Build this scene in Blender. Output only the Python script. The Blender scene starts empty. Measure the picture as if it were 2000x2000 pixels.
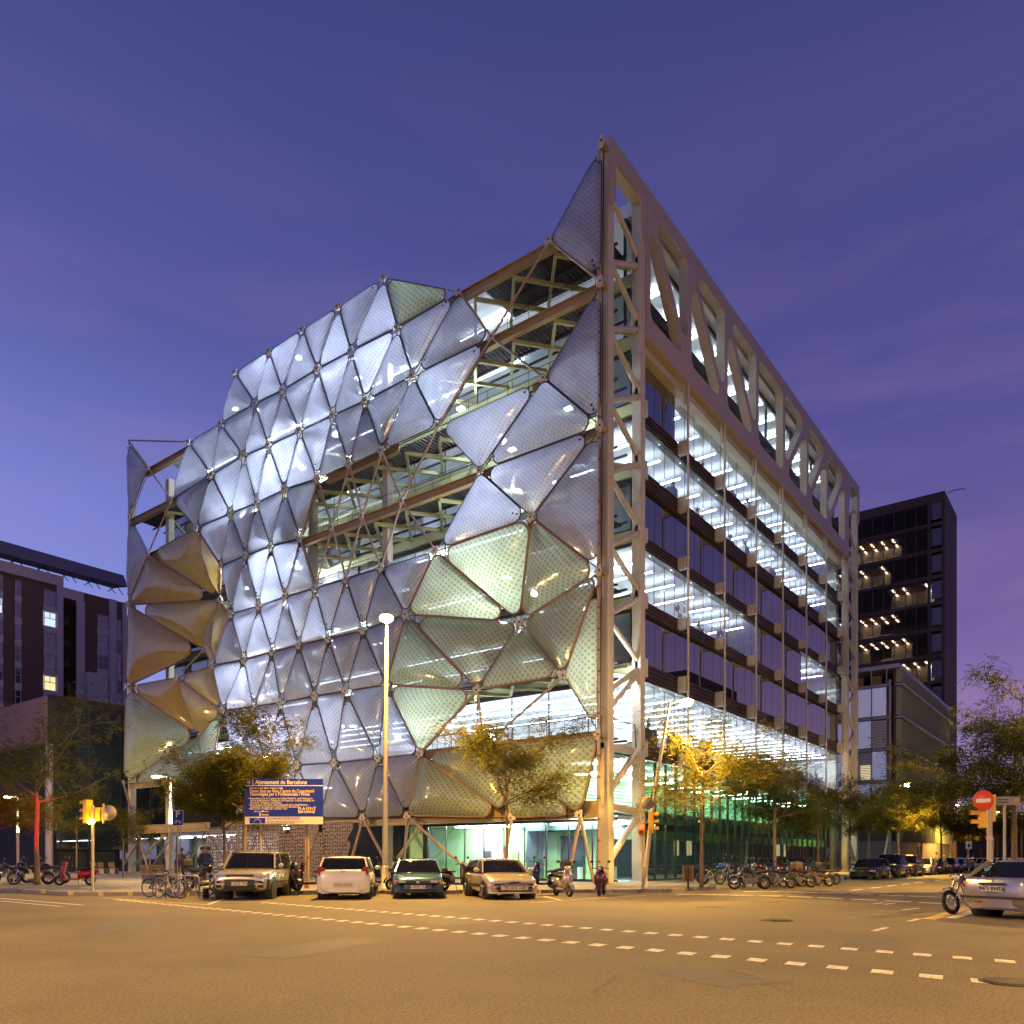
import bpy, bmesh, math, random
from mathutils import Vector, Matrix
from mathutils.geometry import tessellate_polygon
V = Vector
random.seed(7)
PI = math.pi
# ------------------------------------------------------------------ camera
SC = bpy.context.scene
COL = SC.collection
F = 1565.7            # focal length in pixels of a 2000 px wide frame
HOR = 1677.0          # row of the horizon in that frame
EYE = 1.4
ANG = math.atan2(1190.0, F)
VD = V((math.cos(ANG), math.sin(ANG), 0))
RD = V((math.sin(ANG), -math.cos(ANG), 0))
CAM = -(RD * 4.854 + VD * 40.0)
cam_d = bpy.data.cameras.new('camera'); cam = bpy.data.objects.new('camera', cam_d); COL.objects.link(cam)
cam.location = (CAM.x, CAM.y, EYE); cam.rotation_euler = (PI / 2, 0, ANG - PI / 2)
cam_d.sensor_width = 36; cam_d.lens = F / 2000 * 36; cam_d.shift_y = (HOR - 1000) / 2000; cam_d.clip_end = 6000
SC.camera = cam
SC.view_settings.view_transform = 'Standard'; SC.view_settings.look = 'None'
SC.view_settings.exposure = 0; SC.view_settings.gamma = 1; SC.view_settings.use_curve_mapping = False
SC.cycles.use_denoising = True; SC.cycles.max_bounces = 8; SC.cycles.transparent_max_bounces = 24
SC.cycles.diffuse_bounces = 3; SC.cycles.glossy_bounces = 4; SC.cycles.sample_clamp_indirect = 6
SC.cycles.caustics_reflective = False; SC.cycles.caustics_refractive = False

# measuring aids: a point of the place from its row/column in the survey picture
def at(px, py, d):
    return V((CAM.x, CAM.y, 0)) + VD * d + RD * ((px - 1000) / F * d) + V((0, 0, EYE + (HOR - py) / F * d))
def ground(px, py, z=0.0):
    return at(px, py, F * (EYE - z) / (py - HOR))
def ray(px):
    return VD + RD * ((px - 1000) / F)
def onX(px, py, x0):
    return at(px, py, (x0 - CAM.x) / ray(px).x)
def onY(px, py, y0):
    return at(px, py, (y0 - CAM.y) / ray(px).y)
def gd(px, d, z=0.0):
    p = at(px, HOR, d); p.z = z; return p

# ------------------------------------------------------------------ world: clear sky after sunset
W = bpy.data.worlds.new('World'); SC.world = W; W.use_nodes = True
nt = W.node_tree; N = nt.nodes; K = nt.links; N.clear()
def nn(t, **kw):
    n = N.new(t)
    for k, v in kw.items(): setattr(n, k, v)
    return n
def ramp(pts, src):
    r = nn('ShaderNodeValToRGB'); e = r.color_ramp.elements
    while len(e) < len(pts): e.new(0.5)
    for i, (p, c) in enumerate(pts): e[i].position = p; e[i].color = (*c, 1)
    K.new(src, r.inputs[0]); return r.outputs[0]
tc = nn('ShaderNodeTexCoord'); sp = nn('ShaderNodeSeparateXYZ'); K.new(tc.outputs['Generated'], sp.inputs[0])
left_c = ramp([(0, (.44, .42, .74)), (.16, (.31, .35, .80)), (.36, (.19, .24, .68)), (.52, (.10, .115, .38)), (.74, (.046, .064, .225)), (1, (.035, .047, .17))], sp.outputs[2])
right_c = ramp([(0, (.60, .44, .62)), (.13, (.30, .20, .45)), (.26, (.155, .115, .34)), (.45, (.09, .085, .30)), (.74, (.048, .055, .20)), (1, (.04, .05, .19))], sp.outputs[2])
dt = nn('ShaderNodeVectorMath', operation='DOT_PRODUCT'); K.new(tc.outputs['Generated'], dt.inputs[0]); dt.inputs[1].default_value = RD
mr = nn('ShaderNodeMapRange'); mr.inputs[1].default_value = -.5; mr.inputs[2].default_value = .25; K.new(dt.outputs['Value'], mr.inputs[0])
mx = nn('ShaderNodeMix', data_type='RGBA'); K.new(mr.outputs[0], mx.inputs[0]); K.new(left_c, mx.inputs[6]); K.new(right_c, mx.inputs[7])
mp = nn('ShaderNodeMapping'); mp.inputs['Scale'].default_value = (1.4, 1.4, 6.5); mp.inputs['Rotation'].default_value = (.25, .1, 0)
K.new(tc.outputs['Generated'], mp.inputs[0])
nz = nn('ShaderNodeTexNoise'); nz.inputs['Scale'].default_value = 1.9; nz.inputs['Detail'].default_value = 5; nz.inputs['Roughness'].default_value = .55
nz.inputs['Distortion'].default_value = .5
K.new(mp.outputs[0], nz.inputs[0])
cl = nn('ShaderNodeMapRange'); cl.inputs[1].default_value = .42; cl.inputs[2].default_value = .66; cl.inputs[4].default_value = .46; K.new(nz.outputs[0], cl.inputs[0])
hz = nn('ShaderNodeMapRange'); hz.inputs[1].default_value = .72; hz.inputs[2].default_value = .1; K.new(sp.outputs[2], hz.inputs[0])
ml = nn('ShaderNodeMath', operation='MULTIPLY'); K.new(cl.outputs[0], ml.inputs[0]); K.new(hz.outputs[0], ml.inputs[1])
mx2 = nn('ShaderNodeMix', data_type='RGBA'); K.new(ml.outputs[0], mx2.inputs[0]); K.new(mx.outputs[2], mx2.inputs[6]); mx2.inputs[7].default_value = (.36, .21, .42, 1)
bg = nn('ShaderNodeBackground'); K.new(mx2.outputs[2], bg.inputs[0]); bg.inputs[1].default_value = 1.0
wo = nn('ShaderNodeOutputWorld'); K.new(bg.outputs[0], wo.inputs[0])

# ------------------------------------------------------------------ materials
MAT = {}
def mat(name, col, rough=.6, metal=0, var=0, vs=3.0, bump=0, bs=30.0, emit=None, es=0, spec=None, coat=0, dark=None):
    if name in MAT: return MAT[name]
    m = bpy.data.materials.new(name); m.use_nodes = True; t = m.node_tree; b = t.nodes['Principled BSDF']; MAT[name] = m
    b.inputs['Base Color'].default_value = (*col, 1); b.inputs['Roughness'].default_value = rough; b.inputs['Metallic'].default_value = metal
    if coat: b.inputs['Coat Weight'].default_value = coat; b.inputs['Coat Roughness'].default_value = .05
    if spec is not None: b.inputs['Specular IOR Level'].default_value = spec
    if emit: b.inputs['Emission Color'].default_value = (*emit, 1); b.inputs['Emission Strength'].default_value = es
    if var or bump:
        tcn = t.nodes.new('ShaderNodeTexCoord')
    if var:
        n = t.nodes.new('ShaderNodeTexNoise'); n.inputs['Scale'].default_value = vs; n.inputs['Detail'].default_value = 6; n.inputs['Roughness'].default_value = .65
        t.links.new(tcn.outputs['Object'], n.inputs[0])
        r = t.nodes.new('ShaderNodeMapRange'); r.inputs[1].default_value = .3; r.inputs[2].default_value = .7; t.links.new(n.outputs[0], r.inputs[0])
        x = t.nodes.new('ShaderNodeMix'); x.data_type = 'RGBA'; t.links.new(r.outputs[0], x.inputs[0])
        d = dark or [c * (1 - var) for c in col]
        x.inputs[6].default_value = (*d, 1); x.inputs[7].default_value = (*[min(1, c * (1 + var * .5)) for c in col], 1)
        t.links.new(x.outputs[2], b.inputs['Base Color'])
        r2 = t.nodes.new('ShaderNodeMapRange'); r2.inputs[3].default_value = max(0, rough - .1); r2.inputs[4].default_value = min(1, rough + .1)
        t.links.new(n.outputs[0], r2.inputs[0]); t.links.new(r2.outputs[0], b.inputs['Roughness'])
    if bump:
        n2 = t.nodes.new('ShaderNodeTexNoise'); n2.inputs['Scale'].default_value = bs; n2.inputs['Detail'].default_value = 4
        t.links.new(tcn.outputs['Object'], n2.inputs[0])
        bp = t.nodes.new('ShaderNodeBump'); bp.inputs['Strength'].default_value = bump; bp.inputs['Distance'].default_value = .02
        t.links.new(n2.outputs[0], bp.inputs['Height']); t.links.new(bp.outputs[0], b.inputs['Normal'])
    return m
def emis(name, col, s):
    if name in MAT: return MAT[name]
    m = bpy.data.materials.new(name); m.use_nodes = True; t = m.node_tree; t.nodes.clear(); MAT[name] = m
    e = t.nodes.new('ShaderNodeEmission'); e.inputs[0].default_value = (*col, 1); e.inputs[1].default_value = s
    o = t.nodes.new('ShaderNodeOutputMaterial'); t.links.new(e.outputs[0], o.inputs[0]); return m
def glass(name, tint=(.9, .95, 1), refl=.12, rough=.0, opaq=0.0, body=(.05, .06, .08), gain=.55):
    """thin window glass: clear with a boosted mirror part; opaq adds a tinted body"""
    if name in MAT: return MAT[name]
    m = bpy.data.materials.new(name); m.use_nodes = True; t = m.node_tree; t.nodes.clear(); MAT[name] = m; L = t.links
    tr = t.nodes.new('ShaderNodeBsdfTransparent'); tr.inputs[0].default_value = (*tint, 1)
    df = t.nodes.new('ShaderNodeBsdfDiffuse'); df.inputs[0].default_value = (*body, 1)
    m0 = t.nodes.new('ShaderNodeMixShader'); m0.inputs[0].default_value = opaq; L.new(tr.outputs[0], m0.inputs[1]); L.new(df.outputs[0], m0.inputs[2])
    gl = t.nodes.new('ShaderNodeBsdfGlossy'); gl.inputs['Roughness'].default_value = rough; gl.inputs[0].default_value = (.78, .78, .72, 1)
    fr = t.nodes.new('ShaderNodeLayerWeight'); fr.inputs[0].default_value = .35
    mr_ = t.nodes.new('ShaderNodeMapRange'); mr_.inputs[3].default_value = refl; mr_.inputs[4].default_value = min(1, refl + gain); L.new(fr.outputs['Facing'], mr_.inputs[0])
    m1 = t.nodes.new('ShaderNodeMixShader'); L.new(mr_.outputs[0], m1.inputs[0]); L.new(m0.outputs[0], m1.inputs[1]); L.new(gl.outputs[0], m1.inputs[2])
    o = t.nodes.new('ShaderNodeOutputMaterial'); L.new(m1.outputs[0], o.inputs[0]); return m
def film(name, col, dot, clear=.12, gloss=.1, sp_=.23, trans=1.0):
    """ETFE foil with a printed dot grid, lets light through diffusely; uv in metres"""
    if name in MAT: return MAT[name]
    m = bpy.data.materials.new(name); m.use_nodes = True; t = m.node_tree; t.nodes.clear(); MAT[name] = m; L = t.links; A = t.nodes.new
    uv = A('ShaderNodeTexCoord')
    vo = A('ShaderNodeTexVoronoi'); vo.voronoi_dimensions = '2D'; vo.inputs['Scale'].default_value = 1 / sp_; vo.inputs['Randomness'].default_value = 0
    mp_ = A('ShaderNodeMapping'); mp_.inputs['Rotation'].default_value = (0, 0, PI / 4); L.new(uv.outputs['UV'], mp_.inputs[0]); L.new(mp_.outputs[0], vo.inputs['Vector'])
    st = A('ShaderNodeMapRange'); st.inputs[1].default_value = .25; st.inputs[2].default_value = .36; st.inputs[3].default_value = 1; st.inputs[4].default_value = 0
    L.new(vo.outputs['Distance'], st.inputs[0])
    no = A('ShaderNodeTexNoise'); no.inputs['Scale'].default_value = .6; no.inputs['Detail'].default_value = 3; L.new(uv.outputs['UV'], no.inputs[0])
    c1 = A('ShaderNodeMix'); c1.data_type = 'RGBA'; L.new(st.outputs[0], c1.inputs[0]); c1.inputs[6].default_value = (*col, 1); c1.inputs[7].default_value = (*dot, 1)
    oi = A('ShaderNodeObjectInfo'); rr = A('ShaderNodeMapRange'); rr.inputs[3].default_value = .74; rr.inputs[4].default_value = 1.06; L.new(oi.outputs['Random'], rr.inputs[0])
    dn = A('ShaderNodeTexNoise'); dn.inputs['Scale'].default_value = 1.3; dn.inputs['Detail'].default_value = 6; dn.inputs['Roughness'].default_value = .7; L.new(uv.outputs['UV'], dn.inputs[0])
    dr = A('ShaderNodeMapRange'); dr.inputs[1].default_value = .3; dr.inputs[2].default_value = .7; dr.inputs[3].default_value = .82; dr.inputs[4].default_value = 1.05; L.new(dn.outputs[0], dr.inputs[0])
    mm_ = A('ShaderNodeMath'); mm_.operation = 'MULTIPLY'; L.new(rr.outputs[0], mm_.inputs[0]); L.new(dr.outputs[0], mm_.inputs[1])
    hs = A('ShaderNodeHueSaturation'); L.new(mm_.outputs[0], hs.inputs['Value']); L.new(c1.outputs[2], hs.inputs['Color'])
    wb = A('ShaderNodeBump'); wb.inputs['Strength'].default_value = .35; wb.inputs['Distance'].default_value = .2; L.new(dn.outputs[0], wb.inputs['Height'])
    tl = A('ShaderNodeBsdfTranslucent'); L.new(hs.outputs[0], tl.inputs[0]); L.new(wb.outputs[0], tl.inputs['Normal'])
    df = A('ShaderNodeBsdfDiffuse'); L.new(hs.outputs[0], df.inputs[0]); L.new(wb.outputs[0], df.inputs['Normal'])
    ms = A('ShaderNodeMixShader'); ms.inputs[0].default_value = .5 * trans; L.new(df.outputs[0], ms.inputs[1]); L.new(tl.outputs[0], ms.inputs[2])
    tr = A('ShaderNodeBsdfTransparent'); tr.inputs[0].default_value = (.95, .97, 1, 1)
    cf = A('ShaderNodeMapRange'); cf.inputs[3].default_value = clear; cf.inputs[4].default_value = clear * .3; L.new(st.outputs[0], cf.inputs[0])
    m2 = A('ShaderNodeMixShader'); L.new(cf.outputs[0], m2.inputs[0]); L.new(ms.outputs[0], m2.inputs[1]); L.new(tr.outputs[0], m2.inputs[2])
    gl = A('ShaderNodeBsdfGlossy'); gl.inputs['Roughness'].default_value = .16
    bp = A('ShaderNodeBump'); bp.inputs['Strength'].default_value = .5; bp.inputs['Distance'].default_value = .15; L.new(no.outputs[0], bp.inputs['Height']); L.new(bp.outputs[0], gl.inputs['Normal'])
    fr = A('ShaderNodeFresnel'); fr.inputs[0].default_value = 1.45
    ad = A('ShaderNodeMath'); ad.operation = 'MULTIPLY_ADD'; ad.inputs[1].default_value = 1.0; ad.inputs[2].default_value = gloss; L.new(fr.outputs[0], ad.inputs[0])
    m3 = A('ShaderNodeMixShader'); L.new(ad.outputs[0], m3.inputs[0]); L.new(m2.outputs[0], m3.inputs[1]); L.new(gl.outputs[0], m3.inputs[2])
    o = A('ShaderNodeOutputMaterial'); L.new(m3.outputs[0], o.inputs[0]); return m

# ------------------------------------------------------------------ mesh helpers
class MB:
    """collects shapes, builds ONE mesh object"""
    def __init__(s): s.v = []; s.f = []; s.mi = []; s.sm = []; s.uv = {}
    def add(s, vs, fs, mi=0, smooth=False):
        o = len(s.v); s.v += [tuple(p) for p in vs]
        for f in fs: s.f.append([i + o for i in f]); s.mi.append(mi); s.sm.append(smooth)
        return s
    def hexa(s, p, mi=0):  # p: 8 points, bottom 4 ccw, top 4 ccw
        return s.add(p, [(3, 2, 1, 0), (4, 5, 6, 7), (0, 1, 5, 4), (1, 2, 6, 5), (2, 3, 7, 6), (3, 0, 4, 7)], mi)
    def box(s, x0, x1, y0, y1, z0, z1, mi=0):
        return s.hexa([(x0, y0, z0), (x1, y0, z0), (x1, y1, z0), (x0, y1, z0), (x0, y0, z1), (x1, y0, z1), (x1, y1, z1), (x0, y1, z1)], mi)
    def beam(s, a, b, w, h, up=V((0, 0, 1)), mi=0):
        a = V(a); b = V(b); d = (b - a).normalized(); u = V(up)
        if abs(d.dot(u)) > .98: u = V((1, 0, 0))
        x = d.cross(u).normalized() * w / 2; y = x.cross(d).normalized() * h / 2
        return s.hexa([a - x - y, a + x - y, a + x + y, a - x + y, b - x - y, b + x - y, b + x + y, b - x + y], mi) if False else \
            s.add([a - x - y, a + x - y, a + x + y, a - x + y, b - x - y, b + x - y, b + x + y, b - x + y],
                  [(0, 1, 2, 3), (7, 6, 5, 4), (0, 4, 5, 1), (1, 5, 6, 2), (2, 6, 7, 3), (3, 7, 4, 0)], mi)
    def ibeam(s, a, b, w, h, t=.05):
        a = V(a); b = V(b); z = V((0, 0, h / 2 - t / 2))
        s.beam(a + z, b + z, w, t); s.beam(a - z, b - z, w, t); s.beam(a, b, t, h - 2 * t); return s
    def tube(s, a, b, r, n=8, r2=None, mi=0, cap=True):
        a = V(a); b = V(b); d = (b - a).normalized(); u = V((0, 0, 1)) if abs(d.z) < .95 else V((1, 0, 0))
        x = d.cross(u).normalized(); y = d.cross(x); r2 = r if r2 is None else r2
        vs = []
        for c, rr in ((a, r), (b, r2)):
            for i in range(n): t = 2 * PI * i / n; vs.append(c + (x * math.cos(t) + y * math.sin(t)) * rr)
        fs = [(i, (i + 1) % n, n + (i + 1) % n, n + i) for i in range(n)]
        s.add(vs, fs, mi, n > 5)
        if cap: s.add(vs, [tuple(range(n))[::-1], tuple(range(n, 2 * n))], mi)
        return s
    def path(s, pts, r, n=6, mi=0, closed=False):
        pts = [V(p) for p in pts]; m = len(pts); vs = []; rr = r if isinstance(r, (list, tuple)) else [r] * m
        px = None
        for i, p in enumerate(pts):
            a = pts[(i - 1) % m] if (closed or i) else p; b = pts[(i + 1) % m] if (closed or i < m - 1) else p
            d = (b - a).normalized()
            if px is None: u = V((0, 0, 1)) if abs(d.z) < .9 else V((1, 0, 0)); px = d.cross(u).normalized()
            x = (px - d * px.dot(d)).normalized(); y = d.cross(x); px = x
            for k in range(n): t = 2 * PI * k / n; vs.append(p + (x * math.cos(t) + y * math.sin(t)) * rr[i])
        fs = []
        for i in range(m if closed else m - 1):
            j = (i + 1) % m
            for k in range(n): fs.append((i * n + k, i * n + (k + 1) % n, j * n + (k + 1) % n, j * n + k))
        if not closed: fs += [tuple(range(n))[::-1], tuple(range((m - 1) * n, m * n))]
        return s.add(vs, fs, mi, True)
    def lathe(s, c, ax, prof, n=16, mi=0, smooth=True):
        """prof: (along axis, radius)"""
        c = V(c); d = V(ax).normalized(); u = V((0, 0, 1)) if abs(d.z) < .9 else V((1, 0, 0)); x = d.cross(u).normalized(); y = d.cross(x); vs = []
        for (h, r) in prof:
            for i in range(n): t = 2 * PI * i / n; vs.append(c + d * h + (x * math.cos(t) + y * math.sin(t)) * max(r, .0005))
        fs = []
        for j in range(len(prof) - 1):
            for i in range(n): fs.append((j * n + i, j * n + (i + 1) % n, (j + 1) * n + (i + 1) % n, (j + 1) * n + i))
        fs += [tuple(range(n))[::-1], tuple(range((len(prof) - 1) * n, len(prof) * n))]
        return s.add(vs, fs, mi, smooth)
    def torus(s, c, ax, R_, r, n=22, m=7, mi=0):
        c = V(c); d = V(ax).normalized(); u = V((0, 0, 1)) if abs(d.z) < .9 else V((1, 0, 0)); x = d.cross(u).normalized(); y = d.cross(x)
        return s.path([c + (x * math.cos(2 * PI * i / n) + y * math.sin(2 * PI * i / n)) * R_ for i in range(n)], r, m, mi, True)
    def loft(s, rings, mi=0, cap=True, smooth=True, closed=True):
        n = len(rings[0]); vs = [p for r in rings for p in r]; fs = []
        for j in range(len(rings) - 1):
            for i in range(n if closed else n - 1): fs.append((j * n + i, j * n + (i + 1) % n, (j + 1) * n + (i + 1) % n, (j + 1) * n + i))
        if cap: fs += [tuple(range(n))[::-1], tuple(range((len(rings) - 1) * n, len(rings) * n))]
        return s.add(vs, fs, mi, smooth)
    def ball(s, c, r, sx=1, sy=1, sz=1, n=10, m=6, mi=0):
        c = V(c); rings = []
        for j in range(m + 1):
            t = PI * j / m; rings.append([(c.x + r * sx * math.sin(t + .001) * math.cos(2 * PI * i / n), c.y + r * sy * math.sin(t + .001) * math.sin(2 * PI * i / n), c.z - r * sz * math.cos(t)) for i in range(n)])
        return s.loft(rings, mi, True, True)
    def plate(s, pts, nrm, th, mi=0, holes=()):
        """flat polygon (with holes) extruded along nrm by th"""
        nrm = V(nrm).normalized() * th; loops = [[V(p) for p in pts]] + [[V(p) for p in h] for h in holes]
        tri = tessellate_polygon(loops) if (holes or len(pts) > 4) else None
        flat = [p for l in loops for p in l]; n = len(flat)
        vs = flat + [p + nrm for p in flat]; fs = []
        if tri is None: fs += [tuple(range(n))[::-1], tuple(range(n, 2 * n))]
        else: fs += [t for t in tri] + [tuple(i + n for i in t)[::-1] for t in tri]
        o = 0
        for l in loops:
            k = len(l)
            for i in range(k): fs.append((o + i, o + (i + 1) % k, n + o + (i + 1) % k, n + o + i))
            o += k
        return s.add(vs, fs, mi)
    def build(s, name, mats, parent=None, fix=False):
        me = bpy.data.meshes.new(name); me.from_pydata([tuple(p) for p in s.v], [], s.f)
        mats = mats if isinstance(mats, (list, tuple)) else [mats]
        for m in mats: me.materials.append(m)
        me.polygons.foreach_set('material_index', s.mi); me.polygons.foreach_set('use_smooth', s.sm)
        if s.uv:
            l = me.uv_layers.new(name='UVMap'); buf = [0.0] * (2 * len(me.loops))
            for k, lp in enumerate(me.loops): u = s.uv.get(lp.vertex_index, (0, 0)); buf[2 * k] = u[0]; buf[2 * k + 1] = u[1]
            l.data.foreach_set('uv', buf)
        me.update()
        if fix:
            bm = bmesh.new(); bm.from_mesh(me); bmesh.ops.recalc_face_normals(bm, faces=bm.faces); bm.to_mesh(me); bm.free()
        o = bpy.data.objects.new(name, me); COL.objects.link(o)
        if parent: o.parent = parent
        return o
def bevel(o, w=.02, seg=2, ang=35):
    m = o.modifiers.new('bevel', 'BEVEL'); m.width = w; m.segments = seg; m.limit_method = 'ANGLE'; m.angle_limit = math.radians(ang); return o
def tag(o, label, cat, group=None, kind=None):
    if label: o['label'] = label
    if cat: o['category'] = cat
    if group: o['group'] = group
    if kind: o['kind'] = kind
    return o
def thing(name, label, cat, loc=(0, 0, 0), rz=0, group=None):
    o = bpy.data.objects.new(name, None); COL.objects.link(o); o.location = loc; o.rotation_euler = (0, 0, rz); o.empty_display_size = .3
    return tag(o, label, cat, group)
def struct(name, mb, m, label=None):
    o = mb.build(name, m); o['kind'] = 'structure'
    if label: o['label'] = label
    return o
def dup(root, loc, rz=None, label=None, group=None, scale=None):
    def cp(o, par):
        c = o.copy(); COL.objects.link(c); c.parent = par
        for ch in KIDS.get(o.name, []) or list(o.children): cp(ch, c)
        return c
    r = cp(root, None); r.location = loc
    if rz is not None: r.rotation_euler = (0, 0, rz)
    if label: r['label'] = label
    if group: r['group'] = group
    if scale: r.scale = (scale,) * 3 if not isinstance(scale, tuple) else scale
    return r
KIDS = {}
def text(name, body, size, loc, xdir, up, m, parent=None, align='CENTER', off=.0, bold=0, sx=1.0):
    cu = bpy.data.curves.new('t', 'FONT'); cu.body = body; cu.size = size; cu.align_x = align; cu.align_y = 'CENTER'; cu.extrude = .004; cu.offset = bold; cu.resolution_u = 3
    to = bpy.data.objects.new('t', cu); COL.objects.link(to)
    bpy.context.view_layer.update()
    dg = bpy.context.evaluated_depsgraph_get(); me = bpy.data.meshes.new_from_object(to.evaluated_get(dg)); bpy.data.objects.remove(to); bpy.data.curves.remove(cu)
    x = V(xdir).normalized(); y = V(up).normalized(); z = x.cross(y)
    M = Matrix(((x.x * sx, y.x, z.x, loc[0]), (x.y * sx, y.y, z.y, loc[1]), (x.z * sx, y.z, z.z, loc[2]), (0, 0, 0, 1)))
    me.transform(M); me.materials.clear(); me.materials.append(m); me.name = name
    o = bpy.data.objects.new(name, me); COL.objects.link(o)
    if parent: o.parent = parent
    return o
def light(name, loc, power, col, r=.15, parent=None, typ='POINT', rot=None, size=None, size_y=None, spot=None):
    l = bpy.data.lights.new(name, typ); l.energy = power; l.color = col
    if typ in ('POINT', 'SPOT'): l.shadow_soft_size = r
    if typ == 'AREA':
        l.size = size or r
        if size_y: l.shape = 'RECTANGLE'; l.size_y = size_y
    if typ == 'SPOT': l.spot_size = spot or math.radians(150); l.spot_blend = .6
    o = bpy.data.objects.new(name, l); COL.objects.link(o); o.location = loc
    if rot: o.rotation_euler = rot
    if parent: o.parent = parent
    return o
STEEL = mat('cream painted steel', (.46, .44, .36), .5, var=.12, vs=1.2)
LIME = mat('lime fire paint', (.38, .42, .22), .6, var=.15, vs=1.0)
RODM = mat('beige rod paint', (.30, .225, .16), .45)
DARK = mat('dark anodised metal', (.035, .028, .030), .45, metal=.2)
BLACK = mat('black rubber', (.012, .012, .012), .7)
WHITE = mat('white plaster', (.82, .84, .86), .7)
# ------------------------------------------------------------------ ground, plaza, roads
LINE_Y = -5.45                                     # kerb of the street on the right
LINE_X = -20.9                                     # kerb of the street on the left
CH = -10.2                                         # chamfer: x + y = CH
asphalt = mat('asphalt', (.135, .116, .086), .82, var=.34, vs=.30, bump=.55, bs=55)
_t = asphalt.node_tree                             # fine aggregate grain on top of the broad patches
_n = _t.nodes.new('ShaderNodeTexNoise'); _n.inputs['Scale'].default_value = 26; _n.inputs['Detail'].default_value = 5; _n.inputs['Roughness'].default_value = .8
_c = [n for n in _t.nodes if n.type == 'TEX_COORD'][0]; _t.links.new(_c.outputs['Object'], _n.inputs[0])
_m = _t.nodes.new('ShaderNodeMix'); _m.data_type = 'RGBA'; _m.blend_type = 'OVERLAY'; _m.inputs[0].default_value = 1
_old = _t.nodes['Principled BSDF'].inputs['Base Color'].links[0].from_socket
_t.links.new(_old, _m.inputs[6]); _q = _t.nodes.new('ShaderNodeMapRange'); _q.inputs[1].default_value = .36; _q.inputs[2].default_value = .64; _q.inputs[3].default_value = .22; _q.inputs[4].default_value = .80; _t.links.new(_n.outputs[0], _q.inputs[0]); _t.links.new(_q.outputs[0], _m.inputs[7]); _t.links.new(_m.outputs[2], _t.nodes['Principled BSDF'].inputs['Base Color'])
earth = mat('distant ground', (.05, .048, .05), .95, var=.2, vs=.02)
struct('ground', MB().add([(-900, -900, -.02), (2600, -900, -.02), (2600, 2600, -.02), (-900, 2600, -.02)], [(0, 1, 2, 3)]), earth)
ROAD = struct('road', MB().add([(-130, -70, 0), (420, -70, 0), (420, 180, 0), (-130, 180, 0)], [(0, 1, 2, 3)]), asphalt)
pav = mat('grey concrete paving', (.20, .185, .165), .8, var=.22, vs=.8, bump=.2, bs=20)
kerbm = mat('granite kerb', (.30, .27, .24), .75, var=.15, vs=14)
c1 = V((CH - LINE_Y, LINE_Y, 0)); c0 = V((LINE_X, CH - LINE_X, 0))
def up(v, z): return V((v.x, v.y, z))
outl = [V((c0.x, 150, 0)), c0, c1, V((330, LINE_Y, 0)), V((330, 150, 0))]
kw = .3
inn = [V((c0.x + kw, 150, 0)), c0 + V((kw, kw * .414, 0)), c1 + V((kw * .414, kw, 0)), V((330, LINE_Y + kw, 0)), V((330, 150, 0))]
struct('pavement', MB().plate([up(p, -.1) for p in inn], (0, 0, 1), .25), pav)
km = MB()
def kerb_run(a, b, ia, ib, n):
    for i in range(n):
        t0 = i / n; t1 = (i + 1) / n - .008 / max((b - a).length / n, .1)
        p = [a.lerp(b, t0), a.lerp(b, t1), ia.lerp(ib, t1), ia.lerp(ib, t0)]
        KERBS.append([up(q, -.1) for q in p] + [up(q, .152) for q in p])
KERBS = []
kerb_run(outl[0], outl[1], inn[0], inn[1], 60); kerb_run(c0, c1, inn[1], inn[2], 22); kerb_run(c1, outl[3], inn[2], inn[3], 120)
kerb = bpy.data.objects.new('kerb', None); COL.objects.link(kerb); kerb['kind'] = 'structure'
far_k = MB()
for k in KERBS:
    near = (V(k[0]) - V((CAM.x, CAM.y, 0))).length < 62
    if near: MB().hexa(k).build('kerb_stone', kerbm, kerb)
    else: far_k.hexa(k)
fo = far_k.build('distant_kerb_stones', kerbm, kerb); fo['kind'] = 'stuff'
# paving slabs: near, visible joints as geometry (sheet of slabs 3 mm proud)
slabm = mat('paving slab', (.235, .21, .18), .78, var=.3, vs=2.2, bump=.15, bs=25)
slabs = MB(); S = .9
for i in range(-23, 60):
    for j in range(-7, 60):
        x = i * S; y = j * S
        if x + y < CH + 1.2 or x < LINE_X + .5 or y < LINE_Y + .45: continue
        if (x > -.8 and y > -.8) or x > 46 or y > 47: continue
        dz = .1525 + random.random() * .003
        slabs.box(x + .006, x + S - .006, y + .006, y + S - .006, .14, dz)
so = slabs.build('paving_slabs', slabm); so['kind'] = 'structure'
# pavement across the street on the right
struct('far_pavement', MB().plate([V((-6.6, -17.3, -.1)), V((-16.6, -27.3, -.1)), V((-16.6, -60, -.1)), V((330, -60, -.1)), V((330, -17.3, -.1))], (0, 0, 1), .25), pav)
struct('left_pavement', MB().plate([V((-41, 31, -.1)), V((-41, 150, -.1)), V((-90, 150, -.1)), V((-90, 11, -.1)), V((-61, 11, -.1))], (0, 0, 1), .25), pav)

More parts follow.
